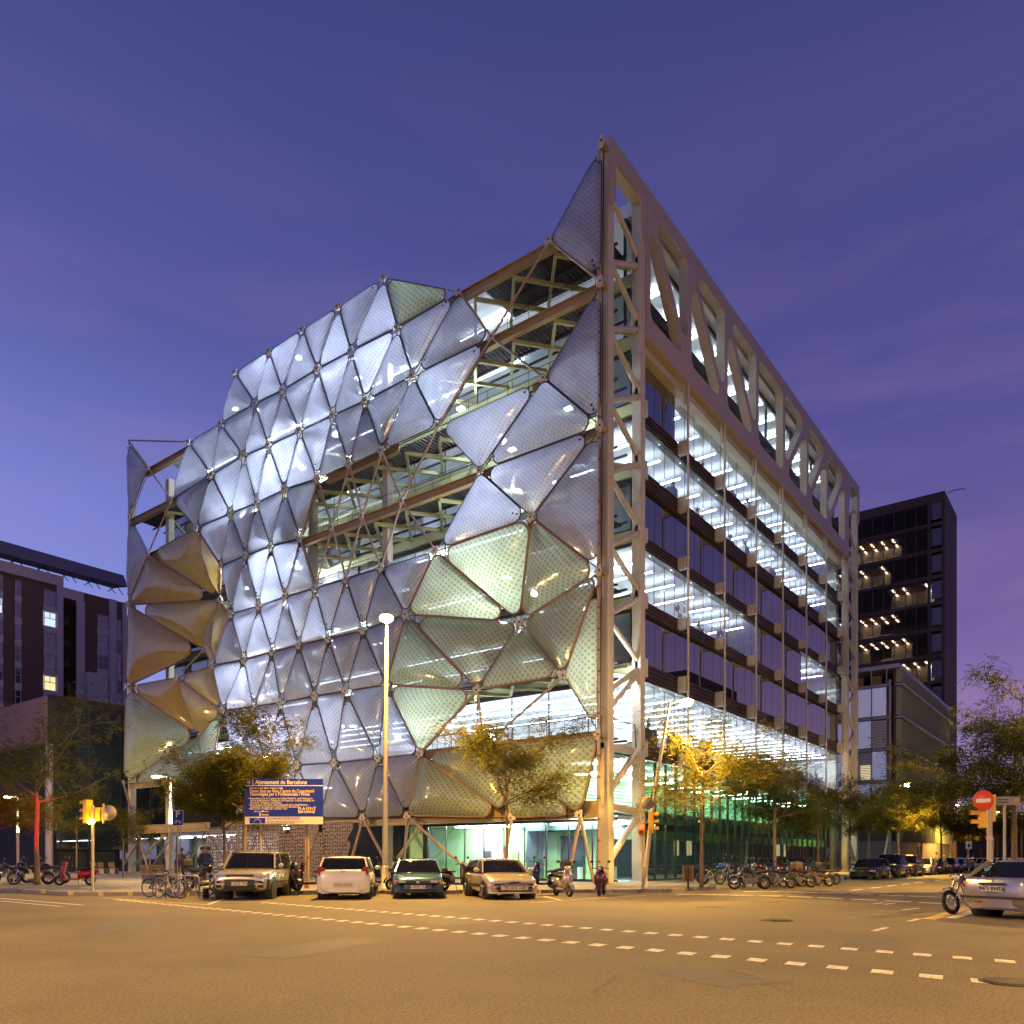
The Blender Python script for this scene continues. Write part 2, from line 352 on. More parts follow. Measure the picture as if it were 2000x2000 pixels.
# ------------------------------------------------------------------ road markings (4 mm sheets)
paint = mat('worn white road paint', (.72, .70, .66), .7, var=.35, vs=6, dark=(.30, .28, .26))
ypaint = mat('worn yellow road paint', (.62, .44, .10), .7, var=.3, vs=6, dark=(.28, .22, .10))
def dash(name, c, u, w, L_, W_, m, z=.004):
    u = u.normalized(); w = w.normalized()
    q = [c - u * L_ / 2 - w * W_ / 2, c + u * L_ / 2 - w * W_ / 2, c + u * L_ / 2 + w * W_ / 2, c - u * L_ / 2 + w * W_ / 2]
    a = (q[1] - q[0]).cross(q[3] - q[0])
    if a.z < 0: q = q[::-1]
    o = MB().add([(p.x, p.y, z) for p in q], [(0, 1, 2, 3)]).build(name, m, ROAD); return o
DIAG = V((1, -1, 0)).normalized(); DIN = V((1, 1, 0)).normalized()
for (A_, B_, n, back) in ((ground(1020.7, 1832), ground(1921, 1917), 13, 34), (ground(1033.6, 1804), ground(1963, 1877.7), 17, 22)):
    st = (B_ - A_) / n
    for k in range(-back, n + 4):
        c = A_ + st * k
        dash('lane_mark', c, st, VD + RD * .55, st.length * .47, .34, paint)
for pts, L_ in (([(1347, 1747), (1397, 1747.6), (1449, 1748.8), (1504, 1750), (1562, 1751.8), (1622, 1754.3), (1687, 1757.4), (1753, 1760.5), (1821, 1764)], .95),
                ([(1475, 1741.4), (1525, 1742), (1574, 1742.9), (1628, 1744.3), (1683, 1746.4), (1740, 1748.8), (1799, 1751), (1850, 1752.8)], .95)):
    for i, p in enumerate(pts):
        g = ground(*p); nx = ground(*pts[min(i + 1, len(pts) - 1)]) - ground(*pts[max(i - 1, 0)])
        dash('lane_mark', g, nx, V((1, 0, 0)), L_, .45, paint)
for p, L_ in (((1712, 1733.5), 2.2), ((1742, 1730), 2.2), ((1770, 1726.7), 2.2), ((1794, 1724), 2.4), ((1835, 1719), 3), ((1871, 1714.6), 3.4), ((1673, 1738), 2)):
    dash('lane_mark', ground(*p), V((1, 0, 0)), V((0, 1, 0)), L_, .22, paint)
def line(a, b, w, m):
    u = b - a; dash('painted_line', (a + b) / 2, u, V((-u.y, u.x, 0)), u.length, w, m, .008)
line(ground(1524, 1741), ground(1850, 1749.7), .12, paint)
line(ground(1033, 1764), ground(1262, 1748.5), .14, ypaint)
line(ground(200, 1754), ground(405, 1767.5), .14, ypaint)
line(ground(1062, 1750.5), ground(1100, 1760), .12, paint)
line(ground(405, 1767.5), ground(440, 1755), .12, paint)
line(ground(1812, 1796), ground(1896, 1773), .30, ypaint)
line(ground(1856, 1794), ground(1905, 1779), .26, paint)
line(ground(0, 1755), ground(160, 1768), .14, paint); line(ground(0, 1760), ground(120, 1771), .12, paint)
line(ground(1762, 1778), ground(1795, 1774), .12, paint); line(ground(1775, 1800), ground(1796, 1795), .12, paint); line(ground(1706, 1819), ground(1732, 1812), .12, paint)
line(ground(1706, 1766), ground(1726, 1763), .12, paint); line(ground(1728, 1767), ground(1747, 1764), .12, paint)
iron = mat('cast iron cover', (.05, .048, .045), .5, metal=.6, var=.3, vs=8)
def manhole(p, r, label):
    t = thing('manhole_cover', label, 'manhole cover', (p.x, p.y, 0), .4)
    MB().lathe((0, 0, .001), (0, 0, 1), [(0, r), (.012, r), (.014, r * .96)], 32).build('rim', iron, t)
    g = MB()
    for i in range(-6, 7):
        h = math.sqrt(max(0, (r * .85) ** 2 - (i * r * .13) ** 2))
        if h > .05: g.box(i * r * .13 - r * .03, i * r * .13 + r * .03, -h, h, .012, .024); g.box(-h, h, i * r * .13 - r * .03, i * r * .13 + r * .03, .012, .0235)
    g.build('tread_pattern', iron, t)
manhole(ground(1517.6, 1797.8), .36, 'round dark manhole cover in the open road in front of the parked motorcycles')
manhole(ground(1976, 1919), .33, 'round manhole cover cutting the dashed crossing line at the right edge')
leafm = mat('dead leaf', (.18, .13, .05), .9)
lb = MB()
for i in range(150):
    g = ground(random.uniform(20, 1990), random.uniform(1762, 1990)); a = random.random() * 6.3; s_ = random.uniform(.02, .05)
    lb.add([(g.x + s_ * math.cos(a + k * PI / 2) * (1 if k % 2 else .45), g.y + s_ * math.sin(a + k * PI / 2) * (1 if k % 2 else .45), .012 + .006 * (k % 2)) for k in range(4)], [(0, 1, 2, 3)])
tag(lb.build('fallen_leaves', leafm), 'small dead leaves scattered over the asphalt', 'leaves', kind='stuff')

tar = mat('dark repaired asphalt', (.105, .096, .09), .75, var=.3, vs=3, bump=.4, bs=60); tar2 = mat('tar seam', (.045, .04, .038), .6)
rg = random.Random(5)
for k, (px, py, w, l, a) in enumerate(((620, 1850, 1.1, 2.8, .3), (1380, 1905, .9, 1.7, 1.1), (900, 1795, 1.6, 3.4, .8), (250, 1805, 1.2, 4.0, .9), (1700, 1842, .8, 2.6, .2))):
    g = ground(px, py); u = V((math.cos(a), math.sin(a), 0)); v = V((-u.y, u.x, 0))
    pts = []
    for (i, j) in ((-1, -1), (0, -1), (1, -1), (1, 0), (1, 1), (0, 1), (-1, 1), (-1, 0)): pts.append(g + u * (i * l / 2 + rg.uniform(-.05, .05)) + v * (j * w / 2 + rg.uniform(-.04, .04)))
    MB().add([(p.x, p.y, .003) for p in pts], [tuple(range(8))]).build('asphalt_patch', tar, ROAD)
for k in range(2):
    p = ground(rg.uniform(60, 1900), rg.uniform(1775, 1960)); a = rg.choice([ANG + .1, ANG - 1.4, .8, 2.3]) + rg.uniform(-.2, .2); L_ = []; R_ = []
    for q in range(rg.randint(7, 18)):
        u = V((math.cos(a), math.sin(a), 0)); v = V((-u.y, u.x, 0)); w = rg.uniform(.004, .009); L_.append(p + v * w); R_.append(p - v * w); p = p + u * .22; a += rg.uniform(-.35, .35)
    n_ = len(L_); MB().add([(q.x, q.y, .0055) for q in L_ + R_], [(i, n_ + i, n_ + i + 1, i + 1) for i in range(n_ - 1)]).build('tar_seam', tar2, ROAD)
for k, (px, py, r) in enumerate(((1390, 1772, .5), (760, 1765, .3), (450, 1764, .28), (1650, 1760, .3), (980, 1764, .3))):
    g = ground(px, py); MB().add([(g.x + r * math.cos(t) * (1 + .25 * math.sin(3 * t + k)), g.y + r * math.sin(t) * (1 + .2 * math.cos(2 * t + k)), .0045) for t in [2 * PI * i / 16 for i in range(16)]], [tuple(range(16))]).build('oil_stain', mat('oil stained asphalt', (.085, .078, .07), .85, var=.4, vs=5), ROAD)
# ------------------------------------------------------------------ the office building
OFF = thing('office_building', 'cube shaped office building with foil cushions on its left side and glass on the right', 'office building')
LEN = 47.6
ZB = [(6.9, 7.76), (11.2, 12.18), (14.9, 15.64), (18.46, 19.2), (21.85, 22.8), (25.25, 26.1), (28.96, 29.7), (32.4, 33.0)]
SX = -.5
slab = mat('white ceiling panel', (.66, .68, .70), .8)
slate = mat('slate cladding', (.045, .05, .06), .6, var=.2, vs=2)
def OB(mb, name, m, fix=False): return mb.build(name, m, OFF, fix)
# columns at the corner bays
for nm, y0 in (('column', -.0),):
    for x0 in (0, 3.33, LEN - 3.8, LEN - .5):
        b = MB().box(x0, x0 + .5, .02, .56, .15, 36.45)
        b.box(x0 - .12, x0 + .62, -.1, .68, .15, .2)
        for k in range(4): b.tube((x0 - .06 + .62 * (k % 2), -.05 + .66 * (k // 2), .2), (x0 - .06 + .62 * (k % 2), -.05 + .66 * (k // 2), .26), .03, 6)
        bevel(OB(b, 'column', STEEL), .02, 1)
for x0 in (0, 3.33):
    for z_ in (6.0, 13.2, 20.4, 27.6):
        pl = MB().box(x0 + .03, x0 + .47, .002, .019, z_, z_ + .9).box(x0 - .018, x0 - .001, .06, .52, z_, z_ + .9)
        for q in range(4):
            for w_ in (.1, .4): pl.tube((x0 + w_, .003, z_ + .12 + q * .22), (x0 + w_, -.02, z_ + .12 + q * .22), .022, 6); pl.tube((x0 - .018, .08 + w_ * .9, z_ + .12 + q * .22), (x0 - .04, .08 + w_ * .9, z_ + .12 + q * .22), .022, 6)
        OB(pl, 'splice_plate', STEEL)['kind'] = 'stuff'
for px in (258, 332, 470, 612, 757):
    p = onX(px, HOR, 1.2)
    bevel(OB(MB().box(.95, 1.45, p.y - .25, p.y + .25, .15, 33), 'column', STEEL), .02, 1)
# zigzag braces of the corner bays
ZC = [33.3, 29.9, 26.3, 22.7, 19.0, 15.5, 11.7]
for xa, xb in ((.25, 3.58), (LEN - .25, LEN - 3.55)):
    for i, z in enumerate(ZC):
        lo = z - 1.85
        OB(MB().tube((xb, .28, z - .12), (xa, .28, lo), .15, 10), 'brace', STEEL)
        OB(MB().tube((xb, .28, z + .25), (xa, .28, z + 1.85), .14, 10), 'brace', STEEL)
        g = MB().box(min(xb, xb - .25), max(xb, xb + .25), .2, .36, z - .45, z + .5); OB(g, 'gusset_plate', STEEL)
    for za, zb in ((11.4, 8.9), (7.3, 4.6), (3.8, 1.1)):
        OB(MB().tube((xb, .28, za), (xa, .28, zb), .17, 10), 'brace', STEEL)
    OB(MB().beam((xa, .28, 4.05), (xb, .28, 3.85), .3, .36), 'brace', STEEL)
# bands of the right facade, with thin louvre strips, brackets and tubes
PXS = [3.8, 9.1, 14.57, 20.15, 25.7, 31.4, 36.9, 42.6, 43.8]
for i, (a, b_) in enumerate(ZB):
    y0 = .62 if i < 6 else .95
    OB(MB().box(3.9, 43.75, y0, y0 + .5, a, b_), 'floor_band', mat('brown black spandrel', (.020, .014, .015), .45))
    if i < 7:
        s_ = MB()
        for k in range(4): zz = a + (b_ - a) * (k + .5) / 4; s_.box(3.9, 43.75, y0 - .07, y0 - .003, zz - .018, zz + .018)
        OB(s_, 'louvre_strip', mat('bronze strip', (.12, .08, .045), .4, metal=.5))
    OB(MB().box(3.9, LEN - 3.9, y0 + .503, LEN - .6, a + .05, b_ - .05), 'floor_slab', slab)
for i, x in enumerate(PXS[1:8]):
    OB(MB().tube((x, -.02, 6.9), (x, -.02, 29.4), .07, 12), 'facade_tube', STEEL)
    OB(MB().add([(x - .16, .1, 29.36), (x + .16, .1, 29.36), (x + .04, .1, 28.2), (x - .04, .1, 28.2), (x - .16, .25, 29.36), (x + .16, .25, 29.36), (x + .04, .25, 28.2), (x - .04, .25, 28.2)],
                 [(0, 1, 2, 3), (7, 6, 5, 4), (0, 4, 5, 1), (1, 5, 6, 2), (2, 6, 7, 3), (3, 7, 4, 0)]), 'tube_head', STEEL)
    for a, b_ in ZB[:6]:
        g = MB().box(x - .12, x + .02, .07, .61, a + .08, b_ - .08).box(x - .14, x + .10, -.10, .54, a + .02, a + .077).box(x - .14, x + .10, -.10, .54, b_ - .077, b_ - .02)
        OB(g, 'bracket', STEEL)
for x in (3.1, 3.1 + .0):
    pass
for a, b_ in ZB[:6]:
    OB(MB().box(3.84, 4.15, .02, .6, a, b_), 'bracket', STEEL); OB(MB().box(43.4, 43.78, -.02, .6, a, b_), 'bracket', STEEL)
OB(MB().box(3.84, 43.8, .3, .94, 28.9, 29.34), 'lower_chord', STEEL)
# window panes of the right facade
clear = glass('clear glass', (.93, .97, .98), .06)
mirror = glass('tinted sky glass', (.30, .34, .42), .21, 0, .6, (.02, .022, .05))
edges = [3.84] + PXS[1:8] + [43.8]
mull = MB()
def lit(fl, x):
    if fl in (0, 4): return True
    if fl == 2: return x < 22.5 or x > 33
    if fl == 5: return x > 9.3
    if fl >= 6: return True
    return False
for fl in range(6):
    z0 = ZB[fl][1] + .02; z1 = ZB[fl + 1][0] - .02
    for bi in range(len(edges) - 1):
        a, b_ = edges[bi], edges[bi + 1]; n = 4 if b_ - a > 3 else 1
        for k in range(n):
            xa = a + (b_ - a) * k / n + .02; xb = a + (b_ - a) * (k + 1) / n - .02
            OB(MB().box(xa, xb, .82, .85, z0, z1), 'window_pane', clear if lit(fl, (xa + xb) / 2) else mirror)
            mull.box(xb + .012, xb + .028, .83, .87, z0, z1)
OB(mull, 'mullion', DARK)
for fl, (z0, z1) in enumerate(((29.74, 32.36), (33.04, 36.4))):
    for bi in range(8):
        a, b_ = edges[bi] + .03, edges[bi + 1] - .03
        OB(MB().box(a, b_, 1.25, 1.28, z0, z1), 'window_pane', clear)
        OB(MB().box(a - .03, a + .06, 1.2, 1.35, z0, z1).box(b_ - .06, b_ + .02, 1.2, 1.35, z0, z1).box(a + .06, b_ - .06, 1.2, 1.35, z1 - .25, z1), 'window_frame', DARK)
# hat truss: one thick plate with rounded openings
def rnd(pts, r, n=6):
    out = []; m = len(pts)
    for i in range(m):
        p = V(pts[i]); a = (V(pts[i - 1]) - p); b = (V(pts[(i + 1) % m]) - p); la, lb = a.length, b.length; a.normalize(); b.normalize()
        an = a.angle(b); t = min(r / math.tan(an / 2), la * .45, lb * .45); rr = t * math.tan(an / 2)
        c = p + (a + b).normalized() * (rr / math.sin(an / 2)); s0 = p + a * t - c; s1 = p + b * t - c
        for k in range(n + 1):
            q = s0.slerp(s1, k / n) if s0.angle(s1) > .01 else s0
            out.append(c + q.normalized() * rr)
    return out
holes = []; zt, zb = 36.5, 30.55
def H(pts, r=.46): holes.append(rnd([V((x, 0, z)) for x, z in pts], r))
for i in range(7):
    a, b_ = PXS[i] + (.26 if i else .38), PXS[i + 1] - .26; g = .40; h = .36
    if i < 3: H([(a, zt - g), (a, zb), (b_ - h, zb)]); H([(a + h, zt), (b_, zt), (b_, zb + g)])
    elif i == 3: H([(a, zt), (b_, zt), (b_, zb), (a, zb)], .6)
    else: H([(a, zt), (b_ - h, zt), (a, zb + g)]); H([(b_, zt - g), (b_, zb), (a + h, zb)])
P3 = lambda x, z, y=-.12: V((x, y, z))
hp = MB().plate([P3(3.83, 29.36), P3(43.8, 29.36), P3(43.8, 37.44), P3(3.83, 37.44)], (0, 1, 0), .55, holes=[[V((p.x, -.12, p.z)) for p in h] for h in holes])
OB(hp, 'hat_truss', mat('painted steel plate', (.36, .31, .26), .5, var=.1, vs=.8), True)
for x0, x1, s_ in ((-.02, 3.826, 1), (LEN + .02, 43.804, -1)):
    pts = [(x0, 37.44), (x1, 37.44), (x1, 33.8), (x1 - .25 * s_, 34.6), (x1 - .6 * s_, 36.1), (x1 - 1.0 * s_, 36.5), (x0 + .75 * s_, 36.5), (x0 + .5 * s_, 36.2), (x0 + .5 * s_, 34.5), (x0, 33.9)]
    OB(MB().plate([P3(x, z, -.1) for x, z in pts], (0, 1, 0), .119), 'corner_plate', MAT['painted steel plate'], True)
    OB(MB().box(min(x0, x1), max(x0, x1), .02, .58, 36.46, 37.43), 'top_beam', STEEL)
# left facade inner wall (glass set back 3.8 m) and floor edges
XI = 3.85
for i, (a, b_) in enumerate(ZB):
    OB(MB().box(XI - .1, XI + .04, .9 if i else 9, LEN - .5, a - .1, b_ + .12), 'floor_edge', DARK)
    OB(MB().box(XI - .3, XI - .105, .3, LEN - .5, (a + b_) / 2 - .3, (a + b_) / 2 + .3), 'edge_beam', LIME)
npan = 17; yw = (LEN - .6 - .9) / npan
mull2 = MB()
for fl in range(7):
    z0 = ZB[fl][1] + .13; z1 = ZB[fl + 1][0] - .12
    for k in range(npan):
        ya = .9 + k * yw + .02; yb = ya + yw - .04
        OB(MB().box(XI, XI + .03, ya, yb, z0, z1), 'glass_panel', clear); mull2.box(XI - .02, XI + .06, yb + .003, yb + .037, z0, z1)
OB(mull2, 'mullion', DARK)
for (pa, pb, z0, z1) in ((632, 700, 19.3, 26.0), (560, 660, 8, 11.1)):
    ya = onX(pb, HOR, XI - .12).y; yb = onX(pa, HOR, XI - .12).y
    OB(MB().box(XI - .18, XI - .103, ya, yb, z0, z1), 'cladding_panel', slate)
# core and rooms
core = mat('white office wall', (.80, .82, .83), .8)
OB(MB().box(12.5, 34, 8.5, 36, .15, 33), 'core_wall', core)
def front_lit(fl): return {2: (4.6, 22.4), 4: (13, 40), 5: (16, 43), 6: (12, 43)}.get(fl)
for fl in range(0, 7):
    z0 = ZB[fl][1]; z1 = ZB[fl + 1][0]
    for x in ((8.5, 26) if fl % 2 else (14.5, 31.5)):
        if fl == 0: continue
        OB(MB().box(x, x + .12, 2.6, 8.48, z0 - .04, z1 + .04), 'partition_wall', core)
    if fl != 0 and front_lit(fl): OB(MB().box(front_lit(fl)[0], front_lit(fl)[1], 7.2, 7.3, z0 - .04, z1 + .04), 'partition_wall', core)
    for y in ((12, 25, 38) if fl % 2 else (18, 33)):
        OB(MB().box(5.6, 12.48, y, y + .12, z0 - .04, z1 + .04), 'partition_wall', core)
OB(MB().box(3.9, LEN - 3.9, .62, LEN - .6, 36.42, 37.2), 'roof_slab', slab)
OB(MB().box(LEN - 3.95, LEN - 3.88, 1, LEN - .6, 7.8, 32.3), 'end_wall', glass('end glass', (.5, .6, .6), .2, .1, .6, (.3, .38, .32)))
OB(MB().box(3.9, LEN - 4, LEN - .62, LEN - .55, .15, 33), 'rear_wall', slate)
# blinds behind the dark floors
blind = mat('dark blue blind', (.035, .035, .07), .8, var=.2, vs=.5)
for fl, xa, xb in ((1, 4, 41), (3, 4, 43), (2, 23, 33), (5, 4, 9.2)):
    z0 = ZB[fl][1] + .03; z1 = ZB[fl + 1][0] - .03; n = max(1, round((xb - xa) / 2.75))
    for k in range(n):
        a = xa + (xb - xa) * k / n; OB(MB().box(a + .03, a + (xb - xa) / n - .08, 1.0, 1.03, z0, z1), 'blind', blind)
# tubes of light under each ceiling (they run parallel to the left facade)
tube = emis('cool fluorescent tube', (.86, .94, 1.0), 30)
def lamp_tube(x, y0, y1, z, w=.10):
    OB(MB().box(x - w / 2, x + w / 2, y0, y1, z - .05, z), 'light_tube', tube)
for fl in range(7):
    z = ZB[fl + 1][0] - (.16 if fl else .4)
    if fl == 0:
        for k in range(19): lamp_tube(4.9 + k * 2.05, 1.3, 8.2, z, .09)
        for x in (4.6, 6.2, 8.2, 10.4): lamp_tube(x, 8.6, 46, z, .07)
        continue
    front = {1: (), 2: [5.2, 7, 9.8, 12.6, 15.4, 18.2, 21, 34, 37, 40], 3: (), 4: [5.2 + 2.75 * k for k in range(14)], 5: [10.6 + 2.75 * k for k in range(12)], 6: [9.6 + 2.75 * k for k in range(12)]}[fl]
    for x in front: lamp_tube(x, 1.25, 3.9, z - .3, .13); lamp_tube(x + 1.3, 4.9, 6.8, z - .3, .13)
    for x in (5.0, 9.0):
        for ya in (9, 20, 31): lamp_tube(x, ya + (fl % 3) * 1.3, ya + 8 + (fl % 2) * 2, z)
for k in range(13): lamp_tube(9.8 + k * 2.6, 1.45, 4.5, 36.1, .2)
for y in (12, 22, 33, 42): lamp_tube(6, y - 3, y + 3, 36.2)
# maintenance decks between skin and glass: slats on joists, front beams, horizontal bracing, rails
ROWZ = [33.6, 30.1, 26.5, 22.9, 19.3, 15.7, 11.6, 7.6, 3.95]
REC = [(onX(1150, HOR, 0).y, onX(800, HOR, 0).y), (onX(436, HOR, 0).y, LEN)]      # stretches where the skin folds inwards
def inrec(y, z): return (REC[0][0] < y < REC[0][1] and 11.8 < z < 19.5) or (y > REC[1][0] and 8 < z < 24.5)
for i, z in enumerate([ROWZ[0] + .0] + ROWZ[1:8]):
    g = MB(); y = 1.0
    while y < (LEN - 1 if i else 8.5): g.box(1.9 if inrec(y, z) else .35, 3.5 if inrec(y, z) or i == 0 else 2.3, y, y + (.235 if i == 0 else .2), z + .14, z + .2); y += .27
    ye = LEN - .5 if i else 8.5; g.box(2.0, 2.1, .7, ye, z + .04, z + .14); g.box(3.0, 3.1, .7, ye, z + .04, z + .14)
    o = OB(g, 'walkway_grating', DARK); o['kind'] = 'stuff'
def yx(px): return onX(px, HOR, .1).y
SEG = {0: ((1150, 880), (372, 286)), 1: ((1170, 880), (430, 256)), 2: ((1170, 1040), (780, 640), (400, 286)), 3: ((1170, 560),), 4: ((1170, 1030), (745, 560)), 5: ((700, 440),), 6: ((1120, 1095), (700, 430)), 7: ((1168, 500), (440, 240)), 8: ((1140, 440), (410, 240))}
for i, z in enumerate(ROWZ):
    for pa, pb in SEG[i]:
        OB(MB().ibeam((.1, max(.6, yx(pa)), z), (.1, min(LEN - .3, yx(pb)), z), .34, .5), 'front_beam', mat('ochre painted beam', (.32, .235, .11), .5, var=.15, vs=1))
    if i < 8:
        for k in range(15 if i else 3):
            y = 3.4 + k * 2.75
            if inrec(y, z): continue
            OB(MB().beam((.25, y, z - .35), (3.55, y + 2.75, z - .35), .16, .2), 'horizontal_brace', LIME)
            OB(MB().beam((.25, y, z - .38), (3.55, y - 2.7, z - .38), .16, .2), 'horizontal_brace', LIME)
        if i in (1, 2, 3, 4, 7):
            y1_ = {1: 12, 2: 30, 3: 36, 4: 30, 7: 14}[i]; y0_ = 16 if i == 4 else .7
            r = MB()
            r.path([(.0, y0_, z + 1.0), (.0, y1_, z + 1.0)], .018, 5); r.path([(.0, y0_, z + .6), (.0, y1_, z + .6)], .012, 5)
            for k in range(int((y1_ - y0_) / 1.4) + 1): r.tube((.0, y0_ + .1 + k * 1.4, z + .25), (.0, y0_ + .1 + k * 1.4, z + 1.0), .015, 5)
            OB(r, 'railing', DARK)
# ---- facade nodes, measured on the plane of the skin
ND = dict(a0=(459, 727), a1=(526, 685), a2=(591, 643), a3=(660.7, 599), a4=(750, 542),
 bm2=(289.3, 913.4), bm1=(368, 863), b0=(430.3, 827), b1=(499, 788), b2=(552, 762), b3=(620.6, 721), b4=(686, 686), b5=(776.8, 640.7), b6=(897, 569.5), b7=(1073, 470),
 cm1=(253, 1010.5), c0=(334.6, 976.8), c1=(413.5, 927.6), c2=(476.5, 890), c3=(524.8, 871), c4=(585.6, 841.3), c5=(650.3, 811.5), c6=(713.4, 783), c7=(806.6, 734), c8=(960.6, 658.8),
 d0=(289.3, 1081.6), d1=(383.7, 1031.2), d2=(451, 1002.7), d3=(501.5, 982), d4=(555.9, 956.1), d5=(620.6, 935.4), d6=(682.5, 907.5), d7=(745.8, 881), d8=(855.7, 831), d9=(1062.8, 739),
 e0=(249, 1181.3), e1=(431.7, 1105), e2=(480.8, 1085.5), e3=(528.7, 1067.4), e4=(586.9, 1051.9), e5=(649, 1029.9), e6=(707.5, 1007.4), e7=(785.1, 978.6), e8=(937.3, 919.9),
 f0=(451, 1199.4), f1=(505.4, 1184), f2=(557, 1165.7), f3=(615.4, 1148.9), f4=(675.9, 1130.8), f5=(743.7, 1108.8), f8=(850.6, 1075.2), f9=(1038.2, 1010.5),
 g0=(415, 1300), g1=(476.9, 1288.7), g2=(532.6, 1273), g3=(584.3, 1260), g4=(641.3, 1247.3), g5=(709.5, 1231.7), g6=(793, 1200),
 q0=(245.3, 1341), q1=(345, 1322.6), h0=(435, 1388), h1=(495, 1380), h2=(548, 1372.5), h3=(615.4, 1359.5), h4=(675.5, 1350), h6=(754.8, 1337.5), M=(932.6, 1348), L=(1101.6, 1319.7),
 i0=(462, 1500), i1=(518, 1497), i2=(580.5, 1494), i3=(654, 1490), i4=(739.3, 1481.2), i7=(820.8, 1472.1), i8=(945, 1457),
 j0=(500, 1600), j1=(560, 1598), j2=(624, 1597), jb=(709.5, 1597.6), jc=(796.2, 1594.3), jd=(999.9, 1597.6), je=(1133.5, 1592.5), r0=(241.4, 1530.3), s0=(407, 1530),
 K0=(1177, 277), K1=(1174.5, 550.5), K2=(1173.8, 831.8), K3=(1172.2, 1114.8), K4=(1169.9, 1434.6), LT=(249, 860))
DEEP = dict(C=((1014.9, 1214.9), 2.0), C2=((430.3, 1171), 1.6), P=((398, 1269), 1.5), P2=((390.2, 1437), 1.7))
NP = {k: onX(x, y, SX) for k, (x, y) in ND.items()}
for k, ((x, y), dx) in DEEP.items(): NP[k] = onX(x, y, SX + dx)
lav = film('pale lavender foil', (.62, .66, .80), (.40, .44, .56), .16, .035, .185)
grn = film('pale green foil', (.60, .70, .44), (.35, .42, .25), .08, .03, .24)
gld = film('lamp gold foil', (.66, .45, .13), (.48, .33, .09), .03, .07, .22)  # street lamps' gold light is mixed into this foil's own cream
rim = mat('violet brown cushion rim', (.085, .065, .080), .4, metal=.4)
rimb = mat('copper brown cushion rim', (.26, .15, .09), .4, metal=.3)
TRI = {'lav': '''a0 b1 b0;a0 a1 b1;a1 b1 b2;a1 a2 b2;a2 b2 b3;a2 a3 b3;a3 b3 b4;a3 a4 b4;a4 b4 b5;b0 b1 c2;b1 c2 c3;b1 b2 c3;b2 c3 c4;b2 b3 c4;b3 c4 c5;b3 b4 c5;b4 c5 c6;b4 b5 c6;b5 c6 c7;b5 b6 c7;b6 c7 c8;
K0 K1 b7;bm1 b0 c1;b0 c1 c2;bm1 c0 c1;c0 c1 d1;c1 d1 d2;c1 c2 d2;c2 d2 d3;c2 c3 d3;c3 d3 d4;c3 c4 d4;c4 d4 d5;c4 c5 d5;c5 d5 d6;c5 c6 d6;c6 d6 d7;c6 c7 d7;c7 d7 d8;c7 c8 d8;
LT bm2 cm1;cm1 d0 e0;K1 d9 K2;d8 d9 e8;d9 e8 K2;d1 d2 e1;d2 e1 e2;d2 d3 e2;d3 e2 e3;d3 d4 e3;d4 e3 e4;d4 d5 e4;e8 f8 f9;e8 K2 f9;K2 f9 K3;e1 e2 f0;e2 f0 f1;e2 e3 f1;e3 f1 f2;e3 e4 f2;e4 f2 f3;
f0 g0 g1;f0 f1 g1;f1 g1 g2;f1 f2 g2;f2 g2 g3;f2 f3 g3;f3 g3 g4;f3 f4 g4;f4 g4 g5;f4 f5 g5;f5 g5 g6;f5 f8 g6;g0 g1 h0;g1 h0 h1;g1 g2 h1;g2 h1 h2;g2 g3 h2;g3 h2 h3;g3 g4 h3;g4 h3 h4;g4 g5 h4;g5 h4 h6;g5 g6 h6;
h0 h1 i0;h1 i0 i1;h1 h2 i1;h2 i1 i2;h2 h3 i2;h3 i2 i3;h3 h4 i3;h4 i3 i4;h4 h6 i4;h6 i4 i7;i0 i1 j0;i1 j0 j1;i1 i2 j1;i2 j1 j2;i2 i3 j2;i3 j2 jb;i3 i4 jb;i4 jb jc;i4 i7 jc''',
 'grn': 'a4 b5 b6;f8 g6 C;f8 f9 C;f9 K3 C;K3 C L;K3 L K4;C L M;C M g6;g6 M h6;h6 M i7;i7 jc jd;i7 i8 jd;i8 jd je;i8 K4 je;q0 P2 r0;r0 P2 s0;h0 P2 s0',
 'gld': 'd0 d1 C2;d0 e0 C2;e0 C2 P;e0 P q0;C2 P g0;d1 e1 C2;C2 f0 g0;q0 q1 P2;q1 P2 h0;q1 g0 h0'}
